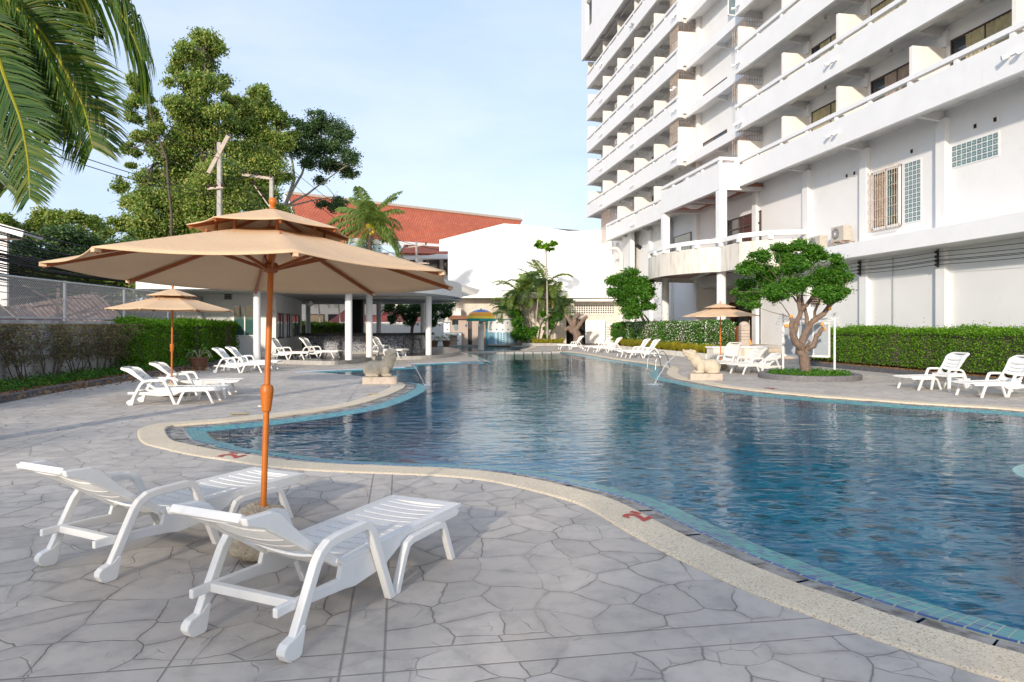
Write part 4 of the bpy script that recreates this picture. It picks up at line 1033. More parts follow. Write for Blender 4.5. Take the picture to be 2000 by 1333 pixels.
for b in LV[1:5]:
    for s in [PSR[i]+1.9-4 for i in range(1,4)]+[PSL[i]+1.5 for i in range(4)]:
        m=MB(); m.lathe([(.01,0),(.03,-.02),(.05,-.12),(.10,-.2),(.02,-.22)],(18.1,s,b+.26),8)
        hp('soffit_lamp',M['soffit'],m)
# lower front insulator racks and cables
for s in (20.95,25.0,30.0):
    m=MB(); m.box(18.42,18.47,s,s+.05,3.62,4.24)
    o=hp('insulator_rack',M['black'],m)
    m=MB()
    for z in (3.70,3.84,3.98,4.14): m.lathe([(.03,-.05),(.06,-.03),(.03,0),(.06,.03),(.03,.05)],(18.36,s,z),10)
    hp('insulator',M['frame'],m,o)
m=MB()
for z in (3.70,3.82,3.86,3.98,4.14):
    for a,b in ((9.,20.95),(20.95,25.0),(25.0,30.)):
        m.tube([(18.33,a+(b-a)*i/8,z-.03*(b-a)*4*(i/8)*(1-i/8)*.3) for i in range(9)],.010,4)
hp('wall_cable',M['black'],m)
# ---------- AC units
def make_ac():
    root=thing('air_conditioner','','air conditioner'); m=MB(); m.box(-.18,.18,-.42,.42,0,.62); m.build('casing',M['acm'],root,bevel=.015)
    m=MB(); m.tube([(-.182,.12,.32),(-.190,.12,.32)],.235,24); f=m.build('fan_opening',M['winblk'],root)
    m=MB()
    for k in range(4): m.tube([(-.198,.12+(.06+.055*k)*math.cos(a),.32+(.06+.055*k)*math.sin(a)) for a in [j*pi/12 for j in range(25)]],.004,4)
    for k in range(12): m.bar((-.199,.12,.32),(-.199,.12+.23*math.cos(k*pi/6),.32+.23*math.sin(k*pi/6)),.006,.006)
    m.build('fan_guard',M['plastic'],f)
    m=MB(); m.tube([(-.198,.12,.32),(-.206,.12,.32)],.05,12); m.build('fan_hub',M['plastic'],f)
    return root
ac=make_ac(); KID[ac.name]=kids(ac)
for k in KID[ac.name]: KID[k.name]=kids(k)
ac.location=L(17.95,27.1,4.845); ac.rotation_euler=(0,0,HA); ac['label']='air conditioner box standing on the ledge, left one of two'; ac['group']='outdoor air conditioner units'
a2=copy_tree(ac); a2.location=L(18.25,25.95,5.12); a2['label']='air conditioner box raised on a bracket next to the white pilaster'; a2['group']='outdoor air conditioner units'
m=MB(); p=L(18.25,25.95,5.10)
for ds in (-.3,.3): m.bar(L(17.95,25.95+ds,5.09),L(18.65,25.95+ds,5.09),.04,.04); m.bar(L(17.95,25.95+ds,5.07),L(18.65,25.95+ds,4.87),.03,.03)
tag(m.build('wall_bracket',M['rust']),'rusty steel bracket under the raised air conditioner box','bracket')
FLN=['lowest','second','third','fourth','fifth','top']
for i,(s,li) in enumerate(((42.6,3),(42.6,4),(46.6,3),(46.6,4),(50.6,3),(50.6,4),(46.6,2),(50.6,2),(54.8,2),(42.6,2),(54.8,3),(54.8,4))):
    a3=copy_tree(ac); a3.location=L(17.95,s-.3,LV[li]+1.75); a3['label']='weathered air conditioner, far wing, %s balcony row, bay %s from the near end'%(FLN[li],{42.6:'one',46.6:'two',50.6:'three',54.8:'four'}[s]); a3['group']='air conditioners on the far wing balconies'
    m=MB()
    for ds in (-.3,.3): m.bar(L(17.75,s-.3+ds,LV[li]+1.73),L(TW,s-.3+ds,LV[li]+1.73),.04,.04)
    m.build('support_bracket',M['rust'],HOT).matrix_parent_inverse=(Matrix.Translation(hr)@Matrix.Rotation(HA,4,'Z')).inverted()
# floodlight on the round terrace
m=MB(); p=L(14.6,39.6,6.02)
fl_=thing('floodlight','black floodlight on a bracket on the rounded terrace handrail','floodlight',p)
mm=MB(); mm.bar((0,0,0),(0,0,.35),.03,.03); mm.bar((-.5,-.2,.3),(.2,0,.35),.03,.03); mm.build('bracket',M['galv'],fl_)
mm=MB(); mm.box(-.2,.2,-.04,.04,-.13,.13,Matrix.Translation((-.3,-.2,.35))@Matrix.Rotation(R(35),4,'Y')@Matrix.Rotation(R(-30),4,'X')); mm.build('lamp_head',M['black'],fl_,bevel=.02)
# cabinet and broom at the entrance
r_=L(17.6,33.4,.62)
c_=thing('wooden_cabinet','dark red slatted wooden bin beside the entrance door','cabinet',r_,HA)
mm=MB(); mm.box(-.25,.25,-.3,.3,0,.95); mm.build('box',M['wooddark'],c_,bevel=.01); mm=MB()
for k in range(7): mm.box(-.262,-.251,-.29+k*.083,-.22+k*.083,.03,.93)
mm.build('slats',M['ribwood'],c_)
b_=thing('broom','straw broom with blue handle leaning by the entrance','broom',L(17.7,32.5,.62)); mm=MB(); mm.bar((0,0,.25),(0,.05,1.25),.025,.025); mm.build('handle',M['trim'],b_); mm=MB(); mm.lathe([(.15,0),(.12,.1),(.03,.28)],n=10); mm.build('bristles',M['cut'],b_)
# ======================= PAVILION WITH BAR
def mesh_part(name,mat,fn,parent=None,off=None,**k):
    m=MB(); fn(m); return m.build(name,mat,parent,off=off,**k)
pv0=Vector((-9,34,0)); PV=thing('pool_bar_pavilion','open white pool bar pavilion with round columns and curved flat roof','pavilion',pv0)
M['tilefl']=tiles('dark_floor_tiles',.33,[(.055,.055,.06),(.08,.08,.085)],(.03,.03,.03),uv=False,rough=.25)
t=NT('black_white_mosaic'); v=t.coord(); vo=t.n('TexVoronoi',inp={'Scale':26}); t.l(v,vo.inputs['Vector']); s3=t.n('SeparateXYZ'); t.l(vo.outputs['Color'],s3.inputs[0])
t.l(t.ramp(s3.outputs[0],[(.40,(.045,.05,.07)),(.5,(.34,.35,.38))]),t.b.inputs['Base Color']); t.b.inputs['Roughness'].default_value=.3; M['bwmos']=t.m
f1=[(-15,28.6),(-12,28.4),(-9.9,28.4),(-7.5,27.4),(-6.9,28.0),(-6.55,29.5),(-6.55,31.2),(-6.2,31.5),(-5,31.6),(-3.9,32.4),(-3.2,34.2),(-2.92,36.5),(-2.95,39),(-3.3,42)]
fp=[(p.x,p.y) for p in smo([(a,b) for a,b in f1],5)]+[(-4.2,45),(-15,46)]
def fpl(m): m.prism(fp,.0,PZ)
mesh_part('platform',M['conc'],fpl,PV,pv0,fixn=True,bevel=.02)
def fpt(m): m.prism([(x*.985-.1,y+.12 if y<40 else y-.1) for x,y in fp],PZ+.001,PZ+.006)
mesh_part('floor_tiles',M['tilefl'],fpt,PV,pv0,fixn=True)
rf=[(-15,27.2),(-12,27.2),(-9.9,27.0),(-8.2,26.6),(-6.8,26.9),(-5.7,27.9),(-4.6,29.3),(-3.6,31.4),(-2.95,33.8),(-2.72,36.0),(-2.85,38.6),(-3.3,41.5)]
rp=[(p.x,p.y) for p in smo(rf,6)]+[(-4.6,45),(-15,46.2)]
mesh_part('roof_slab',M['white'],lambda m:m.prism(rp,3.05,3.80),PV,pv0,fixn=True)
def ceil(m):
    m.prism([(x-.35,y+.35 if y<42 else y-.4) for x,y in rp],3.0,3.047)
mesh_part('ceiling',M['soffit'],ceil,PV,pv0,fixn=True)
def ringm(m):
    m.lathe([(3.2,3.0),(3.2,2.93),(2.9,2.93),(2.9,3.0)],(-6.0,37,0),48,cap=False); m.lathe([(.1,2.96),(1.5,2.95),(1.5,2.999)],(-5.0,35,0),32,cap=False)
mesh_part('ceiling_ring',M['soffit'],ringm,PV,pv0)
M['colw']=pm('white_column_paint',(.78,.78,.77),.6,.03,2,.1,30,stain=(.55,.52,.48),stsc=(1.5,1.5,.6),st=(.62,.9))
for x,y in ((-6.75,28.2),(-6.42,30.7),(-4.02,32.9),(-10.5,28.1),(-12.7,42.5),(-8.2,42.0),(-9.0,41.0),(-5.35,41.0)):
    mesh_part('column',M['colw'],lambda m:m.lathe([(.145,PZ),(.145,3.02)],(x,y,0),28),PV,pv0,smooth=True)
# room
def room(m):
    m.box(-15,-10.62,30.5,30.65,PZ,3.0)
mesh_part('room_wall',M['white2'],room,PV,pv0)
def room2(m):
    a=Vector((-10.62,30.5,0));b=Vector((-11.78,38,0)); m.bar(a+Vector((0,0,.59)),b+Vector((0,0,.59)),.14,.84); m.bar(a+Vector((0,0,2.6)),b+Vector((0,0,2.6)),.14,.85)
    for f0,f1 in ((0,.05),(.28,.33),(.52,.60),(.93,1)): m.bar(a.lerp(b,f0)+Vector((0,0,1.6)),a.lerp(b,f1)+Vector((0,0,1.6)),.139,1.3)
mesh_part('room_wall',M['white2'],room2,PV,pv0)
a=Vector((-10.62,30.5,1.6));b=Vector((-11.78,38,1.6))
for f0,f1 in ((.05,.28),(.33,.52),(.60,.93)):
    def wf(m):
        p=a.lerp(b,f0);q=a.lerp(b,f1)
        for z in (1.02,2.15): m.bar((p.x,p.y,z),(q.x,q.y,z),.17,.06)
        for r in (0,.5,1): c=p.lerp(q,r); m.bar((c.x,c.y,1.0),(c.x,c.y,2.2),.17,.07)
    w_=mesh_part('sliding_window',M['frame'],wf,PV,pv0)
    mesh_part('pane',M['gglass'],lambda m:m.bar(a.lerp(b,f0),a.lerp(b,f1),.03,1.16),w_,pv0)
def fw(m):
    for x in (-12.45,-11.95,-11.42,-11.35): m.box(x,x+.05,30.44,30.499,1.15,2.48)
    for z in (1.12,2.46): m.box(-12.45,-11.3,30.44,30.499,z,z+.05)
w_=mesh_part('front_window',M['white'],fw,PV,pv0); mesh_part('pane',M['gglass'],lambda m:m.box(-12.4,-11.35,30.46,30.498,1.17,2.46),w_,pv0)
def vt(m):
    m.box(-12.85,-12.5,30.45,30.499,2.75,3.04)
v_=mesh_part('louvre_vent',M['galv'],vt,PV,pv0); mesh_part('vent_slats',M['winblk'],lambda m:[m.box(-12.82,-12.53,30.44,30.449,2.79+k*.085,2.85+k*.085) for k in range(3)],v_,pv0)
# bar counter
cpts=smo([(-10.4,34.3),(-8,34.2),(-6.2,34.4),(-5.3,34.9),(-4.95,35.9),(-5.0,37)],6)
def cnt(m): wallstrip(m,cpts,.16,PZ,1.10)
mesh_part('counter_front',M['bwmos'],cnt,PV,pv0,fixn=True)
def cnt2(m): wallstrip(m,[Vector((p.x,p.y-.12,0)) for p in cpts],-.02,.17,.40); 
mesh_part('counter_foot',M['conc'],lambda m:wallstrip(m,[Vector((p.x*1.0+.02,p.y-.06,0)) for p in cpts],.1,PZ,.30),PV,pv0,fixn=True)
def ct(m): wallstrip(m,[Vector((p.x+.05,p.y-.10,0)) for p in cpts],.75,1.10,1.22)
mesh_part('counter_top',M['black'],ct,PV,pv0,fixn=True)
mesh_part('dark_pillar',M['winblk'],lambda m:m.box(-8.65,-8.15,36.9,37.4,PZ,3.0),PV,pv0)
for x,y in ((-9.75,33.0),(-9.4,40.5)):
    r_=thing('ceiling_fan','white lamp and ceiling fan hanging %s'%('in front of the bar under the pavilion roof' if y<35 else 'at the back of the pavilion'),'ceiling fan',(x,y,2.6))
    mesh_part('stem',M['galv'],lambda m:m.tube([(0,0,.15),(0,0,.42)],.015,6),r_); mesh_part('shade',M['white'],lambda m:m.lathe([(.16,0),(.15,.04),(.05,.14),(.03,.18)],n=18),r_)
    mesh_part('globe',M['plastic'],lambda m:m.lathe([(.01,-.07),(.1,-.04),(.15,.0)],n=16),r_)
    for k in range(4): mesh_part('blade',M['wooddark'],lambda m:m.bar((.1*math.cos(k*pi/2+.4),.1*math.sin(k*pi/2+.4),.2),(.58*math.cos(k*pi/2+.4),.58*math.sin(k*pi/2+.4),.2),.12,.012),r_)
def barchair(name,loc,rz,label):
    r_=thing(name,label,'bar stool',loc,rz); k=M['black']
    for sx in(-1,1):
        for sy in(-1,1): mesh_part('leg',k,lambda m:m.tube([(.24*sx,.22*sy,0),(.15*sx,.15*sy,.72)],.016,6),r_)
    mesh_part('seat',k,lambda m:m.box(-.2,.2,-.2,.2,.72,.76),r_)
    def bk(m):
        m.tube([(-.19,-.18,.74),(-.24,-.18,1.1)],.014,6); m.tube([(-.19,.18,.74),(-.24,.18,1.1)],.014,6)
        for z in (.88,.97,1.07): m.bar((-.22,-.18,z),(-.22,.18,z),.02,.05)
    mesh_part('back',k,bk,r_); mesh_part('foot_rest',k,lambda m:[m.bar(a_,b_,.016,.016) for a_,b_ in (((-.2,-.2,.25),(.2,-.2,.25)),((.2,-.2,.25),(.2,.2,.25)),((.2,.2,.25),(-.2,.2,.25)))],r_)
barchair('bar_stool',(-4.75,34.0,PZ),R(0),'black metal bar stool standing left of the small high table by the bar')
r_=thing('bar_table','small black high table between bar end and the front column','bar table',(-4.25,34.1,PZ))
mesh_part('top',M['black'],lambda m:m.lathe([(.3,.98),(.3,1.01)],n=24),r_)
for k in range(3): mesh_part('leg',M['black'],lambda m:m.tube([(.26*math.cos(k*2.1),.26*math.sin(k*2.1),0),(.05*math.cos(k*2.1),.05*math.sin(k*2.1),.5),(.22*math.cos(k*2.1),.22*math.sin(k*2.1),.98)],.016,6),r_)
# translucent awning at the right of the pavilion
mesh_part('x',M['beige'],lambda m:m.add([tuple(P(884,552,44))]+[tuple(P(938,567,44)),tuple(P(931,575,40)),tuple(P(882,584,40))],[(0,1,2,3)]),None).name='corrugated_awning'
tag(bpy.data.objects['corrugated_awning'],'small corrugated awning sheet sticking out past the pavilion roof','awning')
aw=bpy.data.objects['corrugated_awning']; s_=aw.modifiers.new('s','SOLIDIFY'); s_.thickness=.03
# ======================= BOUNDARY WALL, FENCE, KERB
w0=Vector((-12.15,8,0)); w1=Vector((-14.35,38,0)); wd=(w1-w0).normalized(); wn_=Vector((wd.y,-wd.x,0))
m=MB(); m.bar(w0+Vector((0,0,.87)),w1+Vector((0,0,.87)),.16,1.74); o=m.build('boundary_wall',pm('stained_boundary_wall',(.52,.52,.53),.85,.08,1.2,.3,20,stain=(.16,.15,.15),stsc=(1,1,.35),st=(.42,.7)))
tag(o,'low stained whitewashed boundary wall behind the left hedge','wall')
FE=thing('chain_link_fence','galvanised chain link fence on top of the left boundary wall','fence',w0+Vector((0,0,1.74)))
ln=(w1-w0).length; n=int(ln/3.5)
post=[]
for i in range(n+1):
    p=w0+wd*(i*3.5+1.4)
    if (p-w0).length>ln: break
    post.append(p); mesh_part('post',M['galv'],lambda m:m.tube([(p.x,p.y,1.7),(p.x,p.y,2.89)],.042,8),FE,FE.location)
mesh_part('top_rail',M['galv'],lambda m:m.tube([w0+Vector((0,0,2.86)),w1+Vector((0,0,2.86))],.028,6),FE,FE.location)
mesh_part('bottom_rail',M['galv'],lambda m:m.tube([w0+Vector((0,0,1.80)),w1+Vector((0,0,1.80))],.022,6),FE,FE.location)
m=MB(); H_=1.05; sp=.075; k=int(ln/sp)
for i in range(-int(H_/sp),k):
    for sg in (1,-1):
        a0=i*sp if sg==1 else i*sp+H_; b0=a0+H_*sg
        def cl(u_,z): return w0+wd*min(max(u_,0),ln)+Vector((0,0,z))
        za,zb=1.81,1.81+H_
        m.bar(cl(a0,za),cl(b0,zb),.005,.005)
m.build('wire_mesh',M['galv'],FE,off=FE.location)
kpts=[G(-260,850),G(0,788.6),G(120,765),G(240,746),G(300,736),G(360,724.5),G(420,714.5),G(455,707)]
m=MB(); kk=[p for p in kpts]+[Vector((-13.0,33,0))]; wallstrip(m,kk,-.13,-.02,.145); o=m.build('planter_kerb',M['kerb'],fixn=True,bevel=.01); tag(o,'dark grey kerb along the planting bed of the left hedge','kerb')
m=MB(); poly=[(p.x-.1,p.y) for p in kk]+[(-14.3,38),(-14.3,33)]; bd=[(p.x-.08,p.y,.10) for p in kk]; bk_=[(w0+wd*t_) for t_ in (0,4,8.5,12,15,19,22,26,29.9)]
vs=[];fs=[]
for i in range(len(kk)):
    q=w0+wd*min(29.9,max(0,(kk[i].y-8)/.995)); vs+=[(kk[i].x-.08,kk[i].y,.10),(q.x+.05,q.y,.16)]
    if i: fs.append((2*i-2,2*i,2*i+1,2*i-1))
m.add(vs,fs); struct(m.build('planting_bed',M['soil'],fixn=True))
# hedge left: bare brown shrubs near, dense green far
def shrub(name,x,y,h,seed,mat,label,dens,grp,stems=5,rad=.45,top=False,bark='barkd',lsz=(.06,.034)):
    rs=np.random.RandomState(seed); root=thing(name,label,'shrub',(x,y,.08),0,grp); s=MB(); lv=MB(); C=[]
    for i in range(stems):
        a=rs.rand()*6.28; q=Vector((math.cos(a)*.10,math.sin(a)*.10,0)); pts=[q.copy()]; z=0
        for k in range(5):
            q=q+Vector((math.cos(a)*rs.rand()*rad*.3+rs.normal(0,.03),math.sin(a)*rs.rand()*rad*.3+rs.normal(0,.03),h/5.2)); pts.append(q.copy())
        s.tube(pts,[.020,.016,.012,.009,.006,.004],5)
        for k in range(2,6):
            for b_ in range(4):
                a2_=rs.rand()*6.28; e=pts[k]+Vector((math.cos(a2_)*rs.uniform(.1,.35),math.sin(a2_)*rs.uniform(.1,.35),rs.uniform(.0,.28))); e.z=min(e.z,h)
                s.tube([pts[k],pts[k].lerp(e,.5)+Vector((0,0,.03)),e],[.006,.004,.002],4,cap=False); C+= [pts[k].lerp(e,.5),e,e]
    C=np.array([tuple(c) for c in C]); n=int(dens)
    cc=C[rs.randint(0,len(C),n)]+rs.normal(0,.085,(n,3)); cc[:,2]=np.clip(cc[:,2],.05,h)
    leaves(lv,cc,lsz[0],lsz[1],rng=rs)
    s.build('stem',M[bark],root); lv.build('foliage',mat,root); return root
rs=np.random.RandomState(3)
NW=['seventh','sixth','fifth','fourth','third','second','first']
ys=[9.2,10.3,11.4,12.4,13.5,14.6,15.8,17.0,18.2,19.4,20.5,21.6]
for i,y in enumerate(ys):
    q=w0+wd*(y-8); x=q.x+.62+.0*y
    bare=[2200,2600,2800,3600,4200,3600,900,2400,2000,2600,2400,3400][i]
    shrub('bare_shrub',x,y,1.55,20+i,LG['dry'] if i not in(4,) else LG['grey'],'half bare brown hedge shrub, number %s from the near end of the left row'%['one','two','three','four','five','six','seven','eight','nine','ten','eleven','twelve'][i],bare,'half bare hedge shrubs',stems=7 if i!=6 else 4,rad=.5)
def hedge(name,label,segs,mat,n,h0,h1,lsz,core=None,flower=0,rng=None,rough=.07,stems=0,cat='hedge'):
    """segs: list of (a,b,width) boxes along a line"""
    rng=rng or np.random.RandomState(9); a0=Vector(segs[0][0]); root=thing(name,label,cat,(a0.x,a0.y,0)); lv=MB(); co=MB(); fl_=MB()
    L_=sum((Vector(b)-Vector(a)).length*1 for a,b,w in segs)
    for a,b,w in segs:
        a=Vector(a);b=Vector(b);d=b-a;l=d.length;dn=d.normalized();nn=Vector((dn.y,-dn.x,0)); k=int(n*l/L_)
        # points on the surface shell of the box
        u_=rng.rand(k)*l; A1=(h1-h0);per=A1*2+w; q=rng.rand(k)*per; lump=.16*np.sin(u_*1.3+1)+.12*np.sin(u_*3.7+.5)+.08*np.sin(u_*8.1)
        front=q<A1; topm=(q>=A1)&(q<A1+w); 
        zz=np.where(front,h0+q,np.where(topm,h1,h0+(q-A1-w))); vv=np.where(front,w/2,np.where(topm,(q-A1)-w/2,-w/2))
        dep=np.abs(rng.normal(0,rough,k)); vv=vv*(1+lump*.6)-np.sign(vv)*np.where(topm,0,dep)+rng.normal(0,.03,k)
        zz=np.where(topm,zz-dep,zz)+np.where(zz>h1-.3,lump*.28,0)+rng.normal(0,.025,k)+np.where(topm,np.abs(rng.standard_t(3,k))*.018,0)
        rnd=np.clip((np.abs(vv)-(w/2-.16))/.16,0,1)*np.clip((zz-(h1-.2))/.2,0,1); zz=zz-rnd*.13; ed=np.clip((.25-u_)/.25,0,1)+np.clip((u_-(l-.25))/.25,0,1); vv*=1-.2*ed**2
        Pt=np.array([a.x,a.y,0])[None]+np.outer(u_,np.array(dn))+np.outer(vv,np.array(nn)); Pt[:,2]=zz
        # ends
        leaves(lv,Pt,lsz[0],lsz[1],up=.5,rng=rng)
        k2=int(w*(h1-h0)/((h1-h0)*l*2+w*l)*k*1.2)
        for e,pp in ((0,a),(1,b)):
            Q=np.array([pp.x,pp.y,0])[None]+np.outer((rng.rand(k2)-.5)*w*.9,np.array(nn))+np.outer(rng.normal(0,rough,k2),np.array(dn)); Q[:,2]=h0+rng.rand(k2)*(h1-h0-.05); leaves(lv,Q,lsz[0],lsz[1],rng=rng)
        mt=Matrix.Translation(a)@Matrix.Rotation(math.atan2(d.y,d.x),4,'Z'); co.box(.12,l-.12,-w/2+.16,w/2-.16,h0+.1,h1-.16,mt)
        if flower:
            kf=int(flower*l/L_*.85); u2=rng.rand(kf)*l; q2=rng.rand(kf)**1.5; vv=np.where(rng.rand(kf)<.75,-w/2-.04,(rng.rand(kf)-.5)*w); z2=np.where(vv<-w/2,h1-.05-q2*(h1-h0),h1+.03)
            F=np.array([a.x,a.y,0])[None]+np.outer(u2,np.array(dn))+np.outer(vv,np.array(nn)); F[:,2]=z2; F+=rng.normal(0,.03,(kf,3)); e_=kf//4; F[:e_]=np.array([a.x,a.y,0])[None]+np.outer((rng.rand(e_)-.5)*w,np.array(nn))-np.outer(.06+0*rng.rand(e_),np.array(dn)); F[:e_,2]=h0+rng.rand(e_)*(h1-h0); leaves(fl_,F,.05,.042,rng=rng); 
    o=(root.location.x,root.location.y,0)
    lv.build('foliage',mat,root,off=o); co.build('dark_core_box',core or M['barkd'],root,off=o)  # added solid dark box core stops the hedge being see-through
    if flower: fl_.build('blossom',LG['flower'],root,off=o)
    if stems:
        s=MB()
        for a,b,w in segs:
            a=Vector(a);b=Vector(b);k=int((b-a).length*stems)
            for i in range(k):
                p=a.lerp(b,rng.rand())+Vector((rng.normal(0,w*.2),0,0)); s.tube([p,p+Vector((rng.normal(0,.05),rng.normal(0,.05),h0+.2))],[.025,.015],5,cap=False)
        s.build('stem',M['barkd'],root,off=o)
    return root
def ground_leaves(name,poly_fn,n,mat,lsz,label,z=.12,rng=None,kind='stuff',cat='ground cover'):
    rng=rng or np.random.RandomState(4); m=MB(); Pt=poly_fn(n,rng); leaves(m,Pt,lsz[0],lsz[1],up=1.5,rng=rng); o=m.build(name,mat); tag(o,label,cat,None,kind); return o
hedge('green_hedge','bright green leafy hedge at the far end of the left planting bed',[((-12.85,22.6,0),(-13.15,27,0),1.0),((-13.1,26.8,0),(-12.9,31.5,0),1.5)],LG['hedge'],46000,.25,1.78,(.075,.045),stems=4,rough=.12)
def gl_(n,r):
    y=9+22*r.rand(n); q=(y-8); x=-12.15-2.2*q/30+.12+r.rand(n)*(1.35); kx=np.interp(y,[p.y for p in kk],[p.x for p in kk]); x=np.minimum(x,kx-.18); return np.stack([x,y,.13+np.abs(r.normal(0,.09,n))],1)
ground_leaves('low_ground_cover',gl_,16000,LG['green'],(.07,.05),'low green ground cover under the left hedge')
ground_leaves('leaf_litter',lambda n,r:np.stack([(lambda y:np.interp(y,[p.y for p in kk],[p.x for p in kk])-.32-r.rand(n)*.9)(9+16*r.rand(n)),9+16*r.rand(n),.12+.02*r.rand(n)],1),3500,LG['lit'],(.09,.05),'dry fallen leaves in the left planting bed')
# ======================= BEHIND THE LEFT FENCE
M['corr']=pm('old_corrugated_sheet',(.17,.11,.095),.8,.3,3,stain=(.34,.29,.26),stsc=(3,3,3)); M['corr2']=pm('rusty_white_sheet',(.42,.38,.33),.8,.15,3,stain=(.26,.10,.04),stsc=(2,2,1)); M['plank']=pm('weathered_plank',(.30,.23,.18),.9,.2,6)
sh=thing('collapsed_shed','collapsed sheds of rusty corrugated sheets beyond the chain link fence','ruined shed',(-16,22,0))
def corr(name,mat,c,l,w,rot,parent=sh):
    m=MB(); n=int(l/.06); Mx=Matrix.Translation(c)@Matrix.Rotation(R(rot[2]),4,'Z')@Matrix.Rotation(R(rot[1]),4,'Y')@Matrix.Rotation(R(rot[0]),4,'X'); vs=[];fs=[]
    for i in range(n+1):
        x=-l/2+l*i/n; z=.025*math.sin(x*2*pi/.16)
        for y in(-w/2,w/2): vs.append(Mx@Vector((x,y,z)))
    for i in range(n): fs.append((2*i,2*i+1,2*i+3,2*i+2))
    m.add(vs,fs); return m.build(name,mat,parent,off=parent.location)
corr('roof_sheet',M['corr'],(-17.6,24,1.95),3.0,1.6,(28,10,70)); corr('roof_sheet',M['corr'],(-17.0,26,2.1),3.4,1.8,(35,-12,60)); corr('roof_sheet',M['corr'],(-17.5,28.5,2.0),3.2,1.9,(30,8,80))
corr('roof_sheet',M['corr2'],(-18.2,21.3,2.75),2.4,1.3,(55,-5,75)); corr('roof_sheet',M['corr'],(-18.0,22.2,2.3),2.5,1.4,(40,14,80)); corr('wall_sheet',M['corr2'],(-20,33,2.7),3.2,2.0,(90,0,30)); corr('wall_sheet',M['corr'],(-21.5,30,2.7),4.0,1.7,(90,0,40))
corr('roof_sheet',M['corr'],(-16.8,31,2.0),3.4,1.8,(30,5,70)); corr('roof_sheet',M['corr'],(-17.5,35,2.1),3.4,2.4,(25,0,80))
rs=np.random.RandomState(8)
for i in range(26):
    y=20+rs.rand()*15; c=Vector((-16.6-rs.rand()*1.6,y,2.15+rs.rand()*.6)); d=Vector((rs.normal(0,1),rs.normal(0,1.2),rs.normal(0,.45))).normalized()*rs.uniform(.6,1.6)
    mesh_part('plank',M['plank'],lambda m:m.bar(c-d,c+d,.10,.03),sh,sh.location)
mesh_part('shed_base',M['plank'],lambda m:m.box(-20,-16.4,19,38,0,1.75),sh,sh.location)
hs=thing('white_house','corner of a white boarded house with overhanging eaves at the left border','house',(-19.5,24,0))
def sid(m):
    for k in range(26): m.box(-26,-18.5,25+.0,25.1,k*.2,k*.2+.188); m.box(-26,-18.5,25.02,25.08,k*.2+.188,k*.2+.2)
mesh_part('boarded_wall',M['white'],sid,hs,hs.location)
mesh_part('roof',M['galv'],lambda m:m.add([(-25,24.4,7.2),(-17.45,24.4,5.0),(-18.0,26.2,5.0),(-25,26.2,7.2),(-25,24.4,7.05),(-17.45,24.4,4.85),(-18.0,26.2,4.85),(-25,26.2,7.05)],[(0,1,2,3),(7,6,5,4),(0,4,5,1),(1,5,6,2),(2,6,7,3)]),hs,hs.location)
mesh_part('bargeboard',M['white'],lambda m:m.bar((-25,24.3,7.05),(-17.4,24.3,4.85),.05,.22),hs,hs.location)
mesh_part('eave_bracket',M['frame'],lambda m:(m.bar((-18.6,24.6,4.7),(-17.6,24.6,4.7),.06,.06),m.bar((-18.1,24.6,4.7),(-18.1,24.6,5.05),.06,.06)),hs,hs.location)
# ======================= UTILITY POLES AND CABLES
def pole(x,y,h,label,arms,w=.28):
    r_=thing('utility_pole',label,'utility pole',(x,y,0)); mesh_part('post',M['conc'],lambda m:m.add([(-w/2,-w/2,0),(w/2,-w/2,0),(w/2,w/2,0),(-w/2,w/2,0),(-w*.36,-w*.36,h),(w*.36,-w*.36,h),(w*.36,w*.36,h),(-w*.36,w*.36,h)],[(0,3,2,1),(4,5,6,7),(0,1,5,4),(1,2,6,5),(2,3,7,6),(3,0,4,7)]),r_)
    for a_,b_,ws in arms:
        ar=mesh_part('cross_arm',M['plinth'],lambda m:m.bar(a_,b_,ws,ws),r_)
        for f in (.05,.5,.95) if ws>.11 else (.05,.3,.6):
            c=Vector(a_).lerp(Vector(b_),f); mesh_part('insulator',M['frame'],lambda m:m.lathe([(.07,0),(.11,.05),(.06,.1),(.1,.16),(.04,.26)],c,8),ar)
    return r_
pole(-16.8,39.2,12.1,'tall concrete utility pole with a tilted broken cross arm',[((-.55,-.2,10.3),(.45,.1,12.5),.2),((-.6,-.2,9.4),(.3,-.2,9.5),.12)])
pole(-14.8,42,10.75,'second concrete utility pole with level cross arm, right of the tilted one',[((-1.75,-.1,10.85),(.1,-.1,10.6),.15),((-1.1,-.1,10.3),(-.1,-.1,8.9),.06)])
pole(-9.1,65,9.6,'small distant utility pole beside the coconut palm and red roof',[((-1,0,9.0),(1,0,9.3),.12),((-1.2,0,7.6),(1.2,0,7.5),.12)],.24)
def cable(m,a,b,sag,r,n=14):
    a=Vector(a);b=Vector(b); m.tube([a.lerp(b,i/n)-Vector((0,0,sag*4*(i/n)*(1-i/n))) for i in range(n+1)],r,4,cap=False)
rs=np.random.RandomState(12); m=MB()
for i in range(34):
    z0=rs.uniform(4.3,6.2); dx=rs.normal(0,.25); cable(m,(-16.0+dx,9,z0),(-17.2+rs.normal(0,.1),40,z0*.35+2.7+rs.normal(0,.15)),rs.uniform(.7,1.9),rs.choice([.012,.018,.026]))
    cable(m,(-17.2,40,z0*.35+2.7),(-14.8,42,z0*.3+3),.4,.015,6)
tag(m.build('cable_bundle',M['black']),'sagging bundle of many black cables running along behind the left fence','cables')
for i in range(8): 
    pass
m=MB()
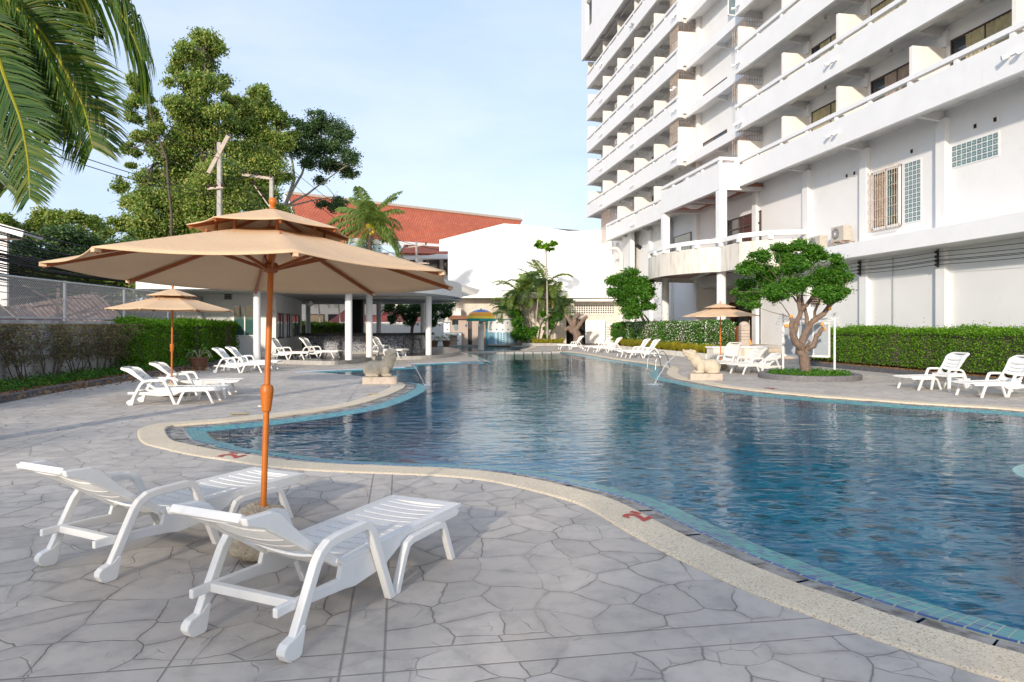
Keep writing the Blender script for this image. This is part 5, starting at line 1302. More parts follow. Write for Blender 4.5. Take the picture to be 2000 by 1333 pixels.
for i,(a_,z,dz) in enumerate(((0,8.6,10.3),(.4,9.2,11.3),(-.4,10.0,12.3),(.2,7.2,9.2),(0,7.0,9.0))): cable(m,(-14.3+a_,10,z),(-17.2+a_*.9,40,dz),.5,.017); cable(m,(-17.2+a_*.9,40,dz),(-15.8+a_*2,42,10.9 if i<3 else 9),.2,.017,6)
cable(m,(-14.8,42,12.3),(-9.1,65,9.2),.9,.02); cable(m,(-14.8,42,11.5),(-9.1,65,7.6),.9,.02); cable(m,(-9.1,65,9.2),(8,75,10),.9,.02)
tag(m.build('power_line',M['black']),'thin black power lines strung between the concrete utility poles','power lines')
# ======================= TREES
def crown_tree(name,label,base,trunk,clumps,mat,nleaf,lsz,grp=None,bark='bark',droop=None,rng=None,cat='tree',inner=.4,flat=.8,branch_to=.6,tw=True):
    rng=rng or np.random.RandomState(len(label)); root=thing(name,label,cat,base,0,grp); o=tuple(base)
    s=MB()
    for pts,r0,r1 in trunk: branch(s,pts,r0,r1,9,.03)
    tips=[Vector(t_[0][-1]) for t_ in trunk]
    if tw:
        for c,r in clumps:
            c=Vector(c); t0=min(tips,key=lambda q:(q-c).length); mid=t0.lerp(c,.5)+Vector(rng.normal(0,.08*r,3)); k=max(.01,r*.035)
            s.tube([t0,mid,c],[k*1.6,k,k*.5],5,cap=False)
            for _ in range(3):
                e=c+Vector(rng.normal(0,.5*r,3)); s.tube([c.lerp(mid,.3),e],[k*.5,k*.2],4,cap=False)
    s.build('trunk',M[bark],root,off=o,smooth=True)
    tot=sum(r**2 for c,r in clumps); lv=MB()
    for c,r in clumps:
        n=int(nleaf*r**2/tot); sub=max(5,int(r*r*9)) if r>.5 else 5
        cc=blob(c,(r*.8,r*.8,r*flat*.8),sub,rng,.25); w=n//sub+1
        Pt=np.repeat(cc,w,0)+rng.normal(0,1,(sub*w,3))*np.array([r*.27,r*.27,r*.19])[None]
        if droop: 
            Pt[:,2]-=np.abs(rng.normal(0,r*.16*droop,len(Pt)))
        leaves(lv,Pt,lsz[0],lsz[1],droop=droop,rng=rng)
    lv.build('crown',mat,root,off=o); return root
def PC(lst,Y,dj=2.0,seed=1):
    rs=np.random.RandomState(seed); out=[]
    for px,py,r in lst:
        y=Y+rs.uniform(-dj,dj); out.append((tuple(P(px,py,y)),r*y/FPX))
    return out
Y1=44
big=[(395,72,27),(420,95,26),(365,100,26),(350,128,24),(395,125,30),(430,160,22),(352,160,24),(400,165,34),(340,200,30),(385,215,42),(428,215,28),(360,262,42),(415,270,44),(320,300,34),(370,325,52),(290,345,30),(420,330,44),(345,390,50),(285,395,34),(400,395,50),(300,440,44),(235,360,16),(245,395,22),(230,430,22),(260,470,30),(350,450,50),(410,450,44),(470,400,40)]
T_=lambda px,py,Y: tuple(P(px,py,Y))
crown_tree('tall_tree','tallest leafy tree rising behind the utility poles, with drooping yellow green clusters',T_(385,690,Y1)[:2]+(0,),[([P(385,690,Y1),P(390,560,Y1),P(392,430,Y1)],.35,.24),([P(392,430,Y1),P(395,300,Y1),P(402,190,Y1),P(398,95,Y1)],.22,.04),([P(392,430,Y1),P(340,360,Y1),P(300,320,Y1)],.14,.05),([P(394,330,Y1),P(425,270,Y1)],.1,.04)],PC(big,Y1,2.4,3),LG['big'],115000,(.20,.10),'tall trees behind the fence','barkd',droop=.9,rng=np.random.RandomState(31))
lf=[(262,160,20),(285,185,18),(258,195,18),(300,225,18),(262,225,16),(282,262,20),(255,290,16),(310,250,16),(255,320,10)]
crown_tree('slim_tree','thin open tree at the left of the tallest one, just right of the palm leaves',T_(330,690,42)[:2]+(0,),[([P(330,690,42),P(335,420,42),P(325,310,42)],.10,.06),([P(325,310,42),P(300,240,42),P(275,170,42)],.08,.02),([P(325,310,42),P(290,275,42),P(262,290,42)],.05,.02)],PC(lf,42,.9,5),LG['big'],12000,(.22,.10),'tall trees behind the fence','barkd',droop=.9,rng=np.random.RandomState(32))
rt=[(505,180,20),(490,205,28),(520,215,28),(550,235,20),(470,235,24),(505,260,36),(545,275,28),(470,290,34),(520,315,38),(480,345,36),(445,370,34),(545,345,24),(515,385,32),(455,195,20),(540,410,26),(570,260,14),(450,250,20)]
crown_tree('yellowing_tree','wide tree with yellowish leaf tips right of the tallest tree',T_(500,690,47)[:2]+(0,),[([P(500,690,47),P(498,520,47),P(495,400,47)],.3,.2),([P(495,400,47),P(500,300,47),P(508,200,47)],.17,.04),([P(495,400,47),P(530,330,47),P(548,260,47)],.1,.03),([P(495,400,47),P(465,330,47),P(462,240,47)],.1,.03)],PC(rt,47,2,7),LG['big'],62000,(.20,.10),'tall trees behind the fence','bark',droop=.8,rng=np.random.RandomState(33))
gt=[(620,230,15),(632,250,20),(655,262,22),(605,262,18),(680,265,10),(590,285,18),(625,290,22),(660,290,20),(685,310,16),(640,320,18),(605,320,16),(668,332,16),(690,335,12),(580,250,16),(650,405,14),(625,350,10),(668,395,12),(630,400,10),(565,300,16)]
Y3=53
crown_tree('pale_bark_tree','sparse dark leaved tree with pale branches reaching over the red roof',T_(560,690,Y3)[:2]+(0,),[([P(560,690,Y3),P(562,500,Y3),P(556,405,Y3)],.3,.22),([P(556,405,Y3),P(575,350,Y3),P(568,300,Y3),P(560,265,Y3)],.14,.04),([P(556,405,Y3),P(590,340,Y3),P(606,290,Y3),P(628,245,Y3)],.12,.03),([P(556,405,Y3),P(600,380,Y3),P(640,350,Y3),P(680,322,Y3)],.10,.03),([P(556,405,Y3),P(610,392,Y3),P(655,385,Y3)],.08,.03)],PC([(a,b,c*1.4) for a,b,c in gt],Y3,1,9),LG['grey'],26000,(.18,.10),None,'barkp',rng=np.random.RandomState(34))
hl=[(15,440,26),(50,455,30),(90,440,30),(120,425,26),(150,425,22),(175,445,24),(205,460,22),(60,500,44),(120,480,44),(180,500,44),(235,495,36),(20,520,40),(90,545,44),(160,555,44),(235,550,44),(300,520,40),(300,570,40),(370,520,40),(370,575,36),(430,520,40),(430,580,30)]
for i,(a_,b_,px0,lab) in enumerate(((0,7,100,'pale green bushy tree behind the white house, at the top of the left tree line'),(7,12,90,'dark green tree mass above the collapsed shed on the left'),(12,17,240,'green tree behind the chain link fence, left of the far pavilion'),(17,21,390,'dark leafy tree between the second umbrella and the pavilion'))):
    yy=[34,30,30,36][i]; c=PC(hl[a_:b_],yy,1.6,20+i); crown_tree('leafy_tree',lab,T_(px0,690,yy)[:2]+(0,),[([P(px0,690,yy),P(px0+5,520,yy)],.2,.1)],c,[LG['big'],LG['grey'],LG['big'],LG['grey']][i],[26000,26000,24000,20000][i],(.17,.09),'leafy trees behind the left fence','barkd',rng=np.random.RandomState(50+i))
# ring tree right (pruned)
RY=20.7; rc=G(1580,0) if False else Vector((9.0,RY,0))
def pk(a,b,dy=0): return P(1480+a*.15,560+b*.15,RY-.0+dy)
tr=[([Vector((8.95,RY,0.05)),pk(600,900),pk(560,800)],.155,.15),([pk(560,820),pk(500,740,-.15),pk(450,620,-.25),pk(435,500,-.3),pk(432,400,-.3)],.13,.055),([pk(450,600,-.25),pk(490,520,-.2),pk(520,430,-.1),pk(560,330,0),pk(640,240,.1),pk(720,120,.1),pk(745,30,.1)],.09,.045),([pk(560,330,0),pk(535,220,-.1),pk(523,115,-.15)],.065,.05),([pk(570,800),pk(580,700,.1),pk(620,600,.15),pk(690,480,.1),pk(790,400,0),pk(900,300,0),pk(1010,180,0),pk(1150,90,0)],.115,.055),([pk(640,850,-.05),pk(690,790,-.15),pk(750,700,-.2),pk(800,620,-.25),pk(850,540,-.25)],.085,.06),([pk(660,500,.2),pk(640,400,.3),pk(590,250,.4),pk(570,120,.5),pk(560,-60,.5)],.07,.03),([pk(700,460,.15),pk(740,330,.2),pk(800,200,.3),pk(820,50,.3),pk(800,-120,.3)],.05,.02),([pk(540,230,-.1),pk(460,130,0),pk(380,60,.1)],.035,.015),([pk(660,830,-.05),pk(640,760,-.15),pk(655,700,-.2)],.045,.035)]
cr_=[(1465,560,24),(1470,525,26),(1490,500,26),(1520,485,22),(1550,478,20),(1500,540,38),(1545,520,40),(1590,505,30),(1625,515,26),(1595,545,38),(1635,550,24),(1545,560,36),(1480,575,24),(1455,575,14),(1455,590,14),(1475,597,14),(1510,578,26),(1600,575,26),(1632,575,16),(1570,490,22),(1530,500,30),(1610,590,12),(1648,540,12),(1440,570,10)]
pt=crown_tree('pruned_tree','pruned round crowned tree growing in the circular stone ring on the right',(8.95,RY,0),tr,PC([(a+(8 if a>1550 else -6 if a<1500 else 0),b,c*(.80+.25*((a*7+b)%5)/4)) for a,b,c in cr_],RY,.85,15),LG['green'],56000,(.08,.042),None,'bark',rng=np.random.RandomState(61),flat=.75)
for a_,b_,c_,r_ in (((432,400),(430,370),-.3,.062),((400,505),(350,520),-.3,.05),((523,130),(522,105),-.15,.055),((1135,100),(1170,80),0,.06),((835,560),(880,550),-.25,.055),((830,510),(850,480),-.25,.05),((950,300),(925,275),-.12,.05)):
    mesh_part('cut_branch_end',M['cut'],lambda m:m.tube([pk(*a_,c_),pk(*b_,c_)],[r_,r_*.96],10),pt,pt.location)
m=MB(); m.lathe([(1.45,0),(1.46,.13),(1.44,.155),(1.25,.155),(1.23,.13),(1.23,.05)],rc,56,cap=False); tag(m.build('tree_ring_kerb',M['ringk'],smooth=True),'circular dark stone kerb round the pruned tree','kerb')
m=MB(); m.lathe([(1.24,.09),(.01,.11)],rc,40,cap=False); struct(m.build('ring_soil',M['soil']))
ground_leaves('ring_ground_cover',lambda n,r:(lambda a,q:np.stack([9.0+q*np.cos(a),RY+q*np.sin(a),.14+np.abs(r.normal(0,.05,n))],1))(r.rand(n)*6.28,1.18*np.sqrt(r.rand(n))),2600,LG['green'],(.09,.035),'low weeds inside the circular stone kerb')
# round tree by the terrace
cl=[(1205,555,20),(1225,545,22),(1250,548,24),(1205,575,18),(1230,575,28),(1258,575,24),(1215,598,20),(1240,605,22),(1265,595,16),(1272,570,12),(1195,570,10),(1225,622,10),(1240,535,14)]
crown_tree('small_round_tree','small round crowned tree beside the hotel terrace, behind the flowering hedge',T_(1262,690,47)[:2]+(0,),[([P(1285,700,47),P(1268,660,47),P(1258,628,47),P(1240,590,47)],.15,.07),([P(1300,695,47),P(1275,640,47),P(1258,615,47)],.1,.05)],PC(cl,41,.9,16),LG['green'],24000,(.13,.075),None,'bark',rng=np.random.RandomState(62),flat=.75)
# flowering tree behind the pavilion
cf=[(760,600,16),(790,605,20),(820,605,20),(850,600,20),(870,612,16),(800,625,16),(770,622,14),(840,622,16),(880,598,10)]
ft=crown_tree('flowering_tree','dark leaved tree with white blossom seen through the pavilion',T_(805,690,48)[:2]+(0,),[([P(802,680,48),P(805,640,48),P(815,618,48)],.14,.07),([P(805,640,48),P(790,612,48)],.07,.03)],PC(cf,48,.8,17),LG['dark'],9000,(.22,.10),None,'barkd',rng=np.random.RandomState(63))
m=MB(); Pf=np.concatenate([blob(c,r,26,RS,.9) for c,r in PC(cf,48,.8,17)]); leaves(m,Pf,.16,.14); m.build('blossom',LG['flower'],ft,off=ft.location)
# coconut palm in the middle
def palm(name,label,base,crown,rt_,fronds,mat,bark='bark',nuts=True,lw=.03,seed=1,cat='palm tree',lean=0):
    rs=np.random.RandomState(seed); root=thing(name,label,cat,base); o=tuple(base); m=MB(); b=Vector(base); c=Vector(crown)
    m.tube([b,b.lerp(c,.33)+Vector((lean,0,0)),b.lerp(c,.66)+Vector((lean,0,0)),c],[rt_*1.3,rt_,rt_*.9,rt_*.8],10); m.build('trunk',M[bark],root,off=o,smooth=True)
    for f in fronds:
        mr=MB(); ml=MB(); frond(mr,ml,c,f[0],f[1],f[2],f[3],n=f[4],ll=f[5],hang=f[6],wid=f[7] if len(f)>7 else lw,rr=rt_*.22,rng=rs)
        fr=ml.build('palm_leaf',mat,root,off=o); mr.build('leaf_stalk',LG['grass'],fr,off=o)
    if nuts:
        for k in range(6): a=k*1.05; mesh_part('coconut',M['yel'],lambda m:m.lathe([(.01,-.14),(.11,-.06),(.12,.03),(.05,.12),(.01,.13)],c+Vector((math.cos(a)*.22,math.sin(a)*.22,-.3-.1*(k%2))),10),root,off=o,smooth=True)
    return root
c=P(722,446,47); rs=np.random.RandomState(77)
fr=[]
for k in range(27):
    a=k*2.399+.3; e=R([75,62,48,32,12,-8,-25][k%7]); fr.append(((math.cos(a),math.sin(a),0),e,rs.uniform(2.9,3.6),R([55,75,95,105,100,80,55][k%7]),54,.88,1.0,.075))
palm('coconut_palm','coconut palm with yellow nuts in front of the red roof',(c.x,c.y,0),c,.17,fr,LG['palm2'],seed=78)
# near palm, upper left
c=P(-50,-54,9.3); o_=(c.x,9.3,0)
np_=thing('near_palm','big palm whose long leaves hang into the upper left corner','palm tree',o_)
m=MB(); m.tube([(c.x-.1,9.3,0),(c.x-.15,9.3,3),c],[.22,.17,.16],12); m.build('trunk',M['bark'],np_,off=o_,smooth=True)
rs=np.random.RandomState(80)
for pts,Y0,Y1_,n,ll,hang,nh in (
 ([(-50,-60),(70,-80),(170,-42),(222,8),(254,58),(278,118)],9.1,8.7,100,1.3,1.5,(0,.5,1)),
 ([(-50,-55),(20,3),(63,52),(102,130),(132,200),(158,272)],9.2,8.3,84,.66,.95,(.3,.5,1)),
 ([(-50,-50),(40,18),(92,80),(133,148),(165,215),(181,290)],9.4,9.2,110,1.0,.30,(.15,1,.15)),
 ([(-60,-20),(-15,80),(14,165),(40,235),(55,318),(58,388)],9.2,8.6,84,.66,.2,(.1,1,.1)),
 ([(-50,-50),(0,-15),(40,2),(70,22),(96,52)],10.2,10.8,60,.5,.5,(0,.6,1)),
 ([(-60,-10),(-45,90),(-30,180),(-22,260),(-20,340)],9.4,9.0,70,.8,.3,(0,1,.3)),
 ([(-50,-40),(0,60),(45,130),(80,200),(100,270)],9.9,10.3,70,.6,.5,(0,1,.4)),
 ([(-50,-40),(-20,40),(0,110),(12,190)],9.6,9.9,60,.75,.8,(.5,.5,1)),
 ([(-50,-50),(35,10),(80,60),(115,120),(140,190),(150,240)],9.7,9.8,80,.75,.35,(.1,1,.2)),
 ([(-60,-20),(-25,70),(0,150),(20,220),(25,300),(15,370)],9.5,9.2,80,.7,.3,(.1,1,.1)),
 ([(-50,-60),(40,-60),(120,-20),(160,20),(185,70)],9.9,10.3,76,.85,1.1,(0,.35,1)),
 ([(-50,-54),(-120,-150),(-220,-180),(-320,-120)],9.3,9.0,50,.8,.8,(0,.2,1)),
 ([(-50,-54),(-20,-180),(60,-230),(150,-200)],9.3,8.0,50,.8,.8,(0,.2,1)),
 ([(-50,-54),(-100,-140),(-150,-150),(-220,-60)],9.3,11.5,50,.8,.8,(0,.2,1))):
    mr=MB(); ml=MB(); k=len(pts); frondp(mr,ml,[P(a,b,Y0+(Y1_-Y0)*i/(k-1)) for i,(a,b) in enumerate(pts)],int(n*1.45),ll,hang,.040,nh,rng=rs)
    fr_=ml.build('palm_leaf',LG['palm'],np_,off=o_); mr.build('leaf_stalk',LG['grass'],fr_,off=o_)

rs=np.random.RandomState(90)  # unseen trees added behind the camera to dapple light on the deck
for k,(x,y,h) in enumerate(((-8.5,-9,4.6),(-4.2,-10.5,4.9),(-14,-7,4.6))):
    cl=[]
    for j in range(16):
        a=rs.rand()*6.28; q=rs.rand()**.5*2.4; cl.append(((x+math.cos(a)*q,y+math.sin(a)*q*.8,h+rs.uniform(-1.9,1.0)),rs.uniform(.6,.95)))
    crown_tree('added_shade_tree','%s shade tree behind the viewer, outside the picture'%['broad','tall','low'][k],(x,y,0),[([Vector((x,y,0)),Vector((x,y,h-1.5))],.2,.12)],cl,LG['green'],1700,(.20,.11),'added shade trees behind the viewer','bark',rng=np.random.RandomState(91+k))
# ======================= BACK: TALL WHITE WALL BUILDING, LOW POOL BUILDING
YB=60.5
tb=thing('white_hall','big blank white hall with a shallow gabled top closing the far end','building',(3,YB,0))
def X_(px,Y): return (px-1000)*Y/FPX
def Z_(py,Y): return CH+(HZ-py)*Y/FPX
poly=[(X_(875,YB),0),(X_(875,YB),Z_(491,YB)),(X_(858,YB),Z_(491,YB)),(X_(858,YB),Z_(469,YB)),(X_(984,YB),Z_(437,YB)),(X_(1040,YB),Z_(441,YB)),(X_(1110,YB),Z_(451.5,YB)),(X_(1212,YB),Z_(448.5,YB)),(X_(1212,YB),0)]
mesh_part('gable_wall',pm('bright_white_wall',(.82,.82,.81),.7,.02,.6,.1,10),lambda m:m.side(poly,YB,YB+.35),tb,tb.location,fixn=True)
mesh_part('side_wall',M['white2'],lambda m:m.box(X_(1205,YB),X_(1205,YB)+.3,53.5,YB,0,Z_(448.5,YB)),tb,tb.location)
mesh_part('roof',M['conc'],lambda m:m.add([(X_(858,YB),YB+.3,Z_(469,YB)-.1),(X_(984,YB),YB+.3,Z_(437,YB)-.1),(X_(1212,YB),YB+.3,Z_(450,YB)-.2),(X_(1212,YB),YB+25,9.5),(X_(984,YB),YB+25,10),(X_(858,YB),YB+25,8.6)],[(0,1,4,5),(1,2,3,4)]),tb,tb.location)
YL=57.2
lb_=thing('low_pool_building','long low stained building with a flat white slab roof behind the pool','building',(4,YL,0))
M['wash']=pm('peeling_cream_wall',(.70,.62,.51),.85,.08,.8,.3,15,stain=(.50,.49,.47),stsc=(.5,.5,.5),st=(.45,.65))
x0=X_(868,YL);x1=X_(1212,YL)
def lw(m):
    zt=4.35; a=X_(1106,YL);b=X_(1145,YL); c=X_(1107,YL);d=X_(1200,YL)
    m.box(x0,a,YL,YL+.25,0,zt); m.box(a,b,YL,YL+.25,Z_(624,YL),Z_(613,YL)); m.box(b,x1,YL,YL+.25,0,Z_(613,YL)); m.box(a,c,YL,YL+.25,Z_(613,YL),zt) if c>a+.01 else None
    m.box(c,d,YL,YL+.25,Z_(596,YL),zt); m.box(d,x1,YL,YL+.25,Z_(613,YL),zt)
mesh_part('wall',M['wash'],lw,lb_,lb_.location)
mesh_part('dark_doorway',M['winblk'],lambda m:m.box(X_(1100,YL),X_(1202,YL),YL+1.2,YL+1.3,0,4.3),lb_,lb_.location)
mesh_part('roof_slab',M['white'],lambda m:m.box(x0-.2,x1,YL-1.3,YB-.003,Z_(581,YL-1.3)-.05,Z_(581,YL-1.3)+.42),lb_,lb_.location)
mesh_part('roof_parapet',M['white'],lambda m:m.box(x0-.2,x1,YL-.9,YL-.7,Z_(581,YL-1.3)+.42,Z_(567,YL)),lb_,lb_.location)
mesh_part('awning_roll',M['cream'],lambda m:m.tube([(X_(1117,56),56.2,Z_(587,56)),(X_(1206,56),56.2,Z_(586.5,56))],.13,10),lb_,lb_.location)
def vb(m):
    a=X_(1107,YL);b=X_(1200,YL);z0=Z_(613,YL);z1=Z_(596,YL); n=20;k=4
    for i in range(n+1): x=a+(b-a)*i/n; m.box(x-.035,x+.035,YL+.02,YL+.2,z0,z1)
    for j in range(k+1): z=z0+(z1-z0)*j/k; m.box(a,b,YL+.03,YL+.19,z-.03,z+.03)
mesh_part('vent_blocks',M['cream'],vb,lb_,lb_.location)
def gate(m):
    a=X_(1144,YL-.3);b=X_(1181,YL-.3);y=YL-.3;z0=.08;z1=Z_(627,y)
    for z in (z0,(z0+z1)/2,z1): m.box(a,b,y-.03,y+.03,z,z+.06)
    for i in range(8): x=a+(b-a)*i/7; m.box(x-.03,x+.03,y-.03,y+.03,z0,z1)
    
g_=thing('white_gate','white barred metal gate beside the dark doorway at the far end','gate',(X_(1162,YL),YL-.3,0))
mesh_part('bars',M['white'],gate,g_,g_.location); mesh_part('sheet',M['cream'],lambda m:m.box(X_(1144,YL-.3),X_(1181,YL-.3),YL-.26,YL-.24,.1,Z_(628,YL)),g_,g_.location)
lv_=thing('louvre_shutter','rusty louvred shutter right of the white gate','shutter',(X_(1190,YL),YL-.1,0))
mesh_part('frame',M['cream'],lambda m:m.box(X_(1183,YL),X_(1199,YL),YL-.08,YL-.004,.1,Z_(633,YL)),lv_,lv_.location)
mesh_part('slat',M['plinth'],lambda m:[m.box(X_(1184.5,YL),X_(1197.5,YL),YL-.13,YL-.081,.2+k*.2,.3+k*.2) for k in range(7)],lv_,lv_.location)
# shower room with niche, tiled curved wall
YS=55.6
sr=thing('shower_block','brown tiled shower block with a white tiled niche left of the mushroom shower','shower block',(X_(905,YS),YS,0))
M['brt']=tiles('brown_wall_tiles',.12,[(.33,.19,.13),(.40,.24,.17),(.36,.22,.16)],(.42,.32,.26),uv=False,rough=.4,bump=.1)
M['bluet']=pm('teal_trim_tiles',(.02,.17,.24),.3,.1,9)
t=NT('white_spotted_tiles'); tc=t.n('TexCoord'); mp=t.n('Mapping'); mp.inputs['Rotation'].default_value=(R(90),0,0); t.l(tc.outputs['Object'],mp.inputs[0]); vo=t.n('TexVoronoi',voronoi_dimensions='2D',inp={'Scale':2.2,'Randomness':.25}); t.l(mp.outputs[0],vo.inputs['Vector'])
t.l(t.mix(t.math('LESS_THAN',vo.outputs['Distance'],.13),(.74,.74,.72),(.02,.09,.16)),t.b.inputs['Base Color']); t.b.inputs['Roughness'].default_value=.3; M['spot']=t.m
t=NT('blue_lattice_tiles'); tc=t.n('TexCoord'); mp=t.n('Mapping'); mp.inputs['Rotation'].default_value=(R(90),0,0); t.l(tc.outputs['Object'],mp.inputs[0]); mp2=t.n('Mapping'); mp2.inputs['Rotation'].default_value=(0,0,R(45)); t.l(mp.outputs[0],mp2.inputs[0]); ck=t.n('TexChecker',inp={'Scale':8.5,'Color1':(.62,.72,.74,1),'Color2':(.02,.22,.34,1)}); t.l(mp2.outputs[0],ck.inputs[0]); t.l(ck.outputs[0],t.b.inputs['Base Color']); t.b.inputs['Roughness'].default_value=.25; M['latt']=t.m
def bx(m,px0,px1,py0,py1,y0,y1): m.box(X_(px0,y0),X_(px1,y0),y0,y1,Z_(py1,y0) if py1 else 0,Z_(py0,y0))
mesh_part('tiled_wall',M['brt'],lambda m:(bx(m,879,914,624,None,YS,YS+.3),bx(m,922,935,624,None,YS,YS+.3),bx(m,935,951,628,None,YS+.4,YS+.7)),sr,sr.location)
mesh_part('roof_edge',M['terr'],lambda m:bx(m,876,952,616.5,624,YS-.25,YS+1.5),sr,sr.location)
mesh_part('doorway',M['dglass'],lambda m:(bx(m,914,922,624,None,YS+.25,YS+.3),bx(m,883,895,626,635,YS-.02,YS-.004)),sr,sr.location)
mesh_part('oval_mirror',M['bglass'],lambda m:m.lathe([(.01,0),(.17,.0)],(0,0,0),20,cap=False,sy=1.7) if False else m.tube([(X_(890.5,YS),YS-.05,Z_(640,YS)),(X_(890.5,YS),YS-.004,Z_(640,YS))],[.26,.26],20,flat=.6),sr,sr.location)
mesh_part('white_tiled_niche',M['spot'],lambda m:(bx(m,866.5,878.5,631,None,YS-.1,YS+.2),bx(m,866.5,878,651,None,YS-.6,YS-.1),bx(m,893,901,651,None,YS-.6,YS-.002),bx(m,878,893,651,655.5,YS-.6,YS-.1)),sr,sr.location)
mesh_part('niche_back',M['brt'],lambda m:bx(m,878,893,655.5,None,YS-.12,YS-.1),sr,sr.location)
mesh_part('teal_edge',M['bluet'],lambda m:(bx(m,866,901.5,650,651.2,YS-.63,YS-.002),bx(m,866,879,629.6,631,YS-.12,YS+.2)),sr,sr.location)
cw=thing('curved_tiled_wall','curved white tiled wall with blue lattice dado behind the mushroom shower','tiled wall',(X_(980,54.6),54.6,0))
cp_=smo([(X_(951,55),55.3),(X_(965,54.6),54.5),(X_(981,54.4),54.1),(X_(996,54.6),54.4),(X_(1009,55),55.1)],6)
mesh_part('lattice_dado',M['latt'],lambda m:wallstrip(m,cp_,-.15,.12,Z_(649.5,54.5)),cw,cw.location,fixn=True); mesh_part('white_tiles',M['spot'],lambda m:wallstrip(m,cp_,-.15,Z_(649.4,54.5),Z_(625,54.5)),cw,cw.location,fixn=True)
mesh_part('blue_coping',M['bluet'],lambda m:(wallstrip(m,[p+Vector((0,-.03,0)) for p in cp_],-.22,Z_(625,54.5),Z_(623.6,54.5)),m.box(cp_[0].x-.12,cp_[0].x+.05,cp_[0].y-.1,cp_[0].y+.1,0,Z_(623.6,54.5)),m.box(cp_[-1].x-.05,cp_[-1].x+.08,cp_[-1].y-.1,cp_[-1].y+.1,0,Z_(623.6,54.5))),cw,cw.location,fixn=True)
mesh_part('base',M['conc'],lambda m:wallstrip(m,cp_,-.2,0,.12),cw,cw.location,fixn=True)
tk=thing('water_tank','pale square tank standing on the shower block roof','tank',(X_(890,56.5),56.5,Z_(616.5,56)))
mesh_part('tank_body',M['cream'],lambda m:m.box(-.45,.45,-.4,.4,0,.6),tk,bevel=.02); mesh_part('tank_frame',M['galv'],lambda m:[m.bar((x,-.42,-.02),(x,-.42,.65),.03,.03) for x in (-.46,0,.46)],tk)
# mushroom shower
ms=thing('mushroom_shower','striped mushroom shower with yellow, orange and green dome in the small pool','mushroom shower',(X_(939.5,47),47,-.07))
mesh_part('pillar',M['cream'],lambda m:m.lathe([(.20,0),(.20,1.75),(.22,1.8)],n=24),ms,smooth=True)
mesh_part('neck',M['galv'],lambda m:m.lathe([(.15,1.8),(.15,2.0)],n=20),ms)
M['gmet']=pm('green_rim_paint',(.0,.36,.28),.3,.15,4); M['omet']=pm('orange_paint',(.92,.36,.02),.35,.25,9); M['ymet']=pm('yellow_paint',(.92,.66,.04),.35,.08,6); M['bmet']=pm('blue_paint',(.02,.16,.50),.3,.15,6)
dome=lambda z: 1.02*math.sqrt(max(0,1-((z)/.82)**2))
for nm,mt_,a,b in (('green_rim','gmet',0,.17),('yellow_band','ymet',.17,.33),('orange_band','omet',.33,.62),('blue_cap','bmet',.62,.80)):
    mesh_part(nm,M[mt_],lambda m:m.lathe([(dome(a+(b-a)*k/6),1.97+a+(b-a)*k/6) for k in range(7)],n=36,cap=(nm=='blue_cap')),ms,smooth=True)
mesh_part('dome_soffit',M['gmet'],lambda m:m.lathe([(1.01,1.98),(.15,2.0)],n=36,cap=False),ms); mesh_part('knob',M['black'],lambda m:m.lathe([(.07,2.74),(.07,2.82),(.01,2.84)],n=12),ms)
for a in (200,265): mesh_part('star_lamp',M['white'],lambda m:m.lathe([(.01,-.12),(.09,0),(.01,.12)],(math.cos(R(a))*1.05,math.sin(R(a))*1.05,1.66),6),ms)
for a in (200,265): mesh_part('lamp_wire',M['galv'],lambda m:m.tube([(math.cos(R(a))*1.0,math.sin(R(a))*1.0,1.99),(math.cos(R(a))*1.05,math.sin(R(a))*1.05,1.7)],.012,4),ms)
# areca palms, creeper, papaya, stump
ar=[(990,600,2.3),(1012,562,2.5),(1032,560,2.6),(1052,560,2.6),(1068,548,2.7),(1080,585,2.4),(1093,610,2.1),(1000,590,2.2)]
for i,(px,py,ln_) in enumerate(ar):
    y=54.5+(i%3)*.6; c=P(px,py+14,y); rs=np.random.RandomState(200+i); fr=[]
    for k in range(11):
        a=k*2.399+i; fr.append(((math.cos(a),math.sin(a),0),R([82,66,52,38,22][k%5]),ln_*rs.uniform(.85,1.1),R([70,95,120,135,125][k%5]),32,.62,.5,.075))
    bx_=X_([1020,1030,1038,1042,1050,1055,1060,1026][i],y)
    palm('areca_palm','feathery cluster palm at the far end, %s'%['leftmost and lowest','second from the left, tall','third from the left among the tall ones','beside the slim papaya trunk','highest crown of the cluster','right of the highest crown','rightmost above the cut stump','left front with browning leaves'][i],(bx_,y,0),c,.055,fr,LG['palm2'] if i%3 else LG['grey'],'barkp',nuts=False,seed=300+i)
cc=PC([(1005,610,10),(1010,630,13),(1020,645,15),(1032,655,13),(1012,655,12),(1040,645,9)],54,.4,30)
crown_tree('creeper_bush','dark green creeper mass under the cluster palms',(X_(1020,54),54,0),[([Vector((X_(1020,54),54,0)),P(1015,640,54)],.08,.04)],cc,LG['green'],9000,(.2,.12),None,'barkd',rng=np.random.RandomState(65),cat='creeper')
cc=PC([(1062,615,8),(1075,625,10),(1090,618,9),(1070,640,8),(1068,658,6)],53.6,.3,31)
crown_tree('leafy_bush','small bright leafy bush right of the slim papaya trunk',(X_(1066,53.6),53.6,0),[([Vector((X_(1066,53.6),53.6,0)),P(1066,630,53.6)],.05,.03)],cc,LG['green'],2600,(.28,.16),None,'bark',rng=np.random.RandomState(66),cat='bush')
pp=thing('papaya_tree','tall slender papaya tree with a tuft of leaves against the blank white wall','papaya tree',(X_(1069,53.3),53.3,0))
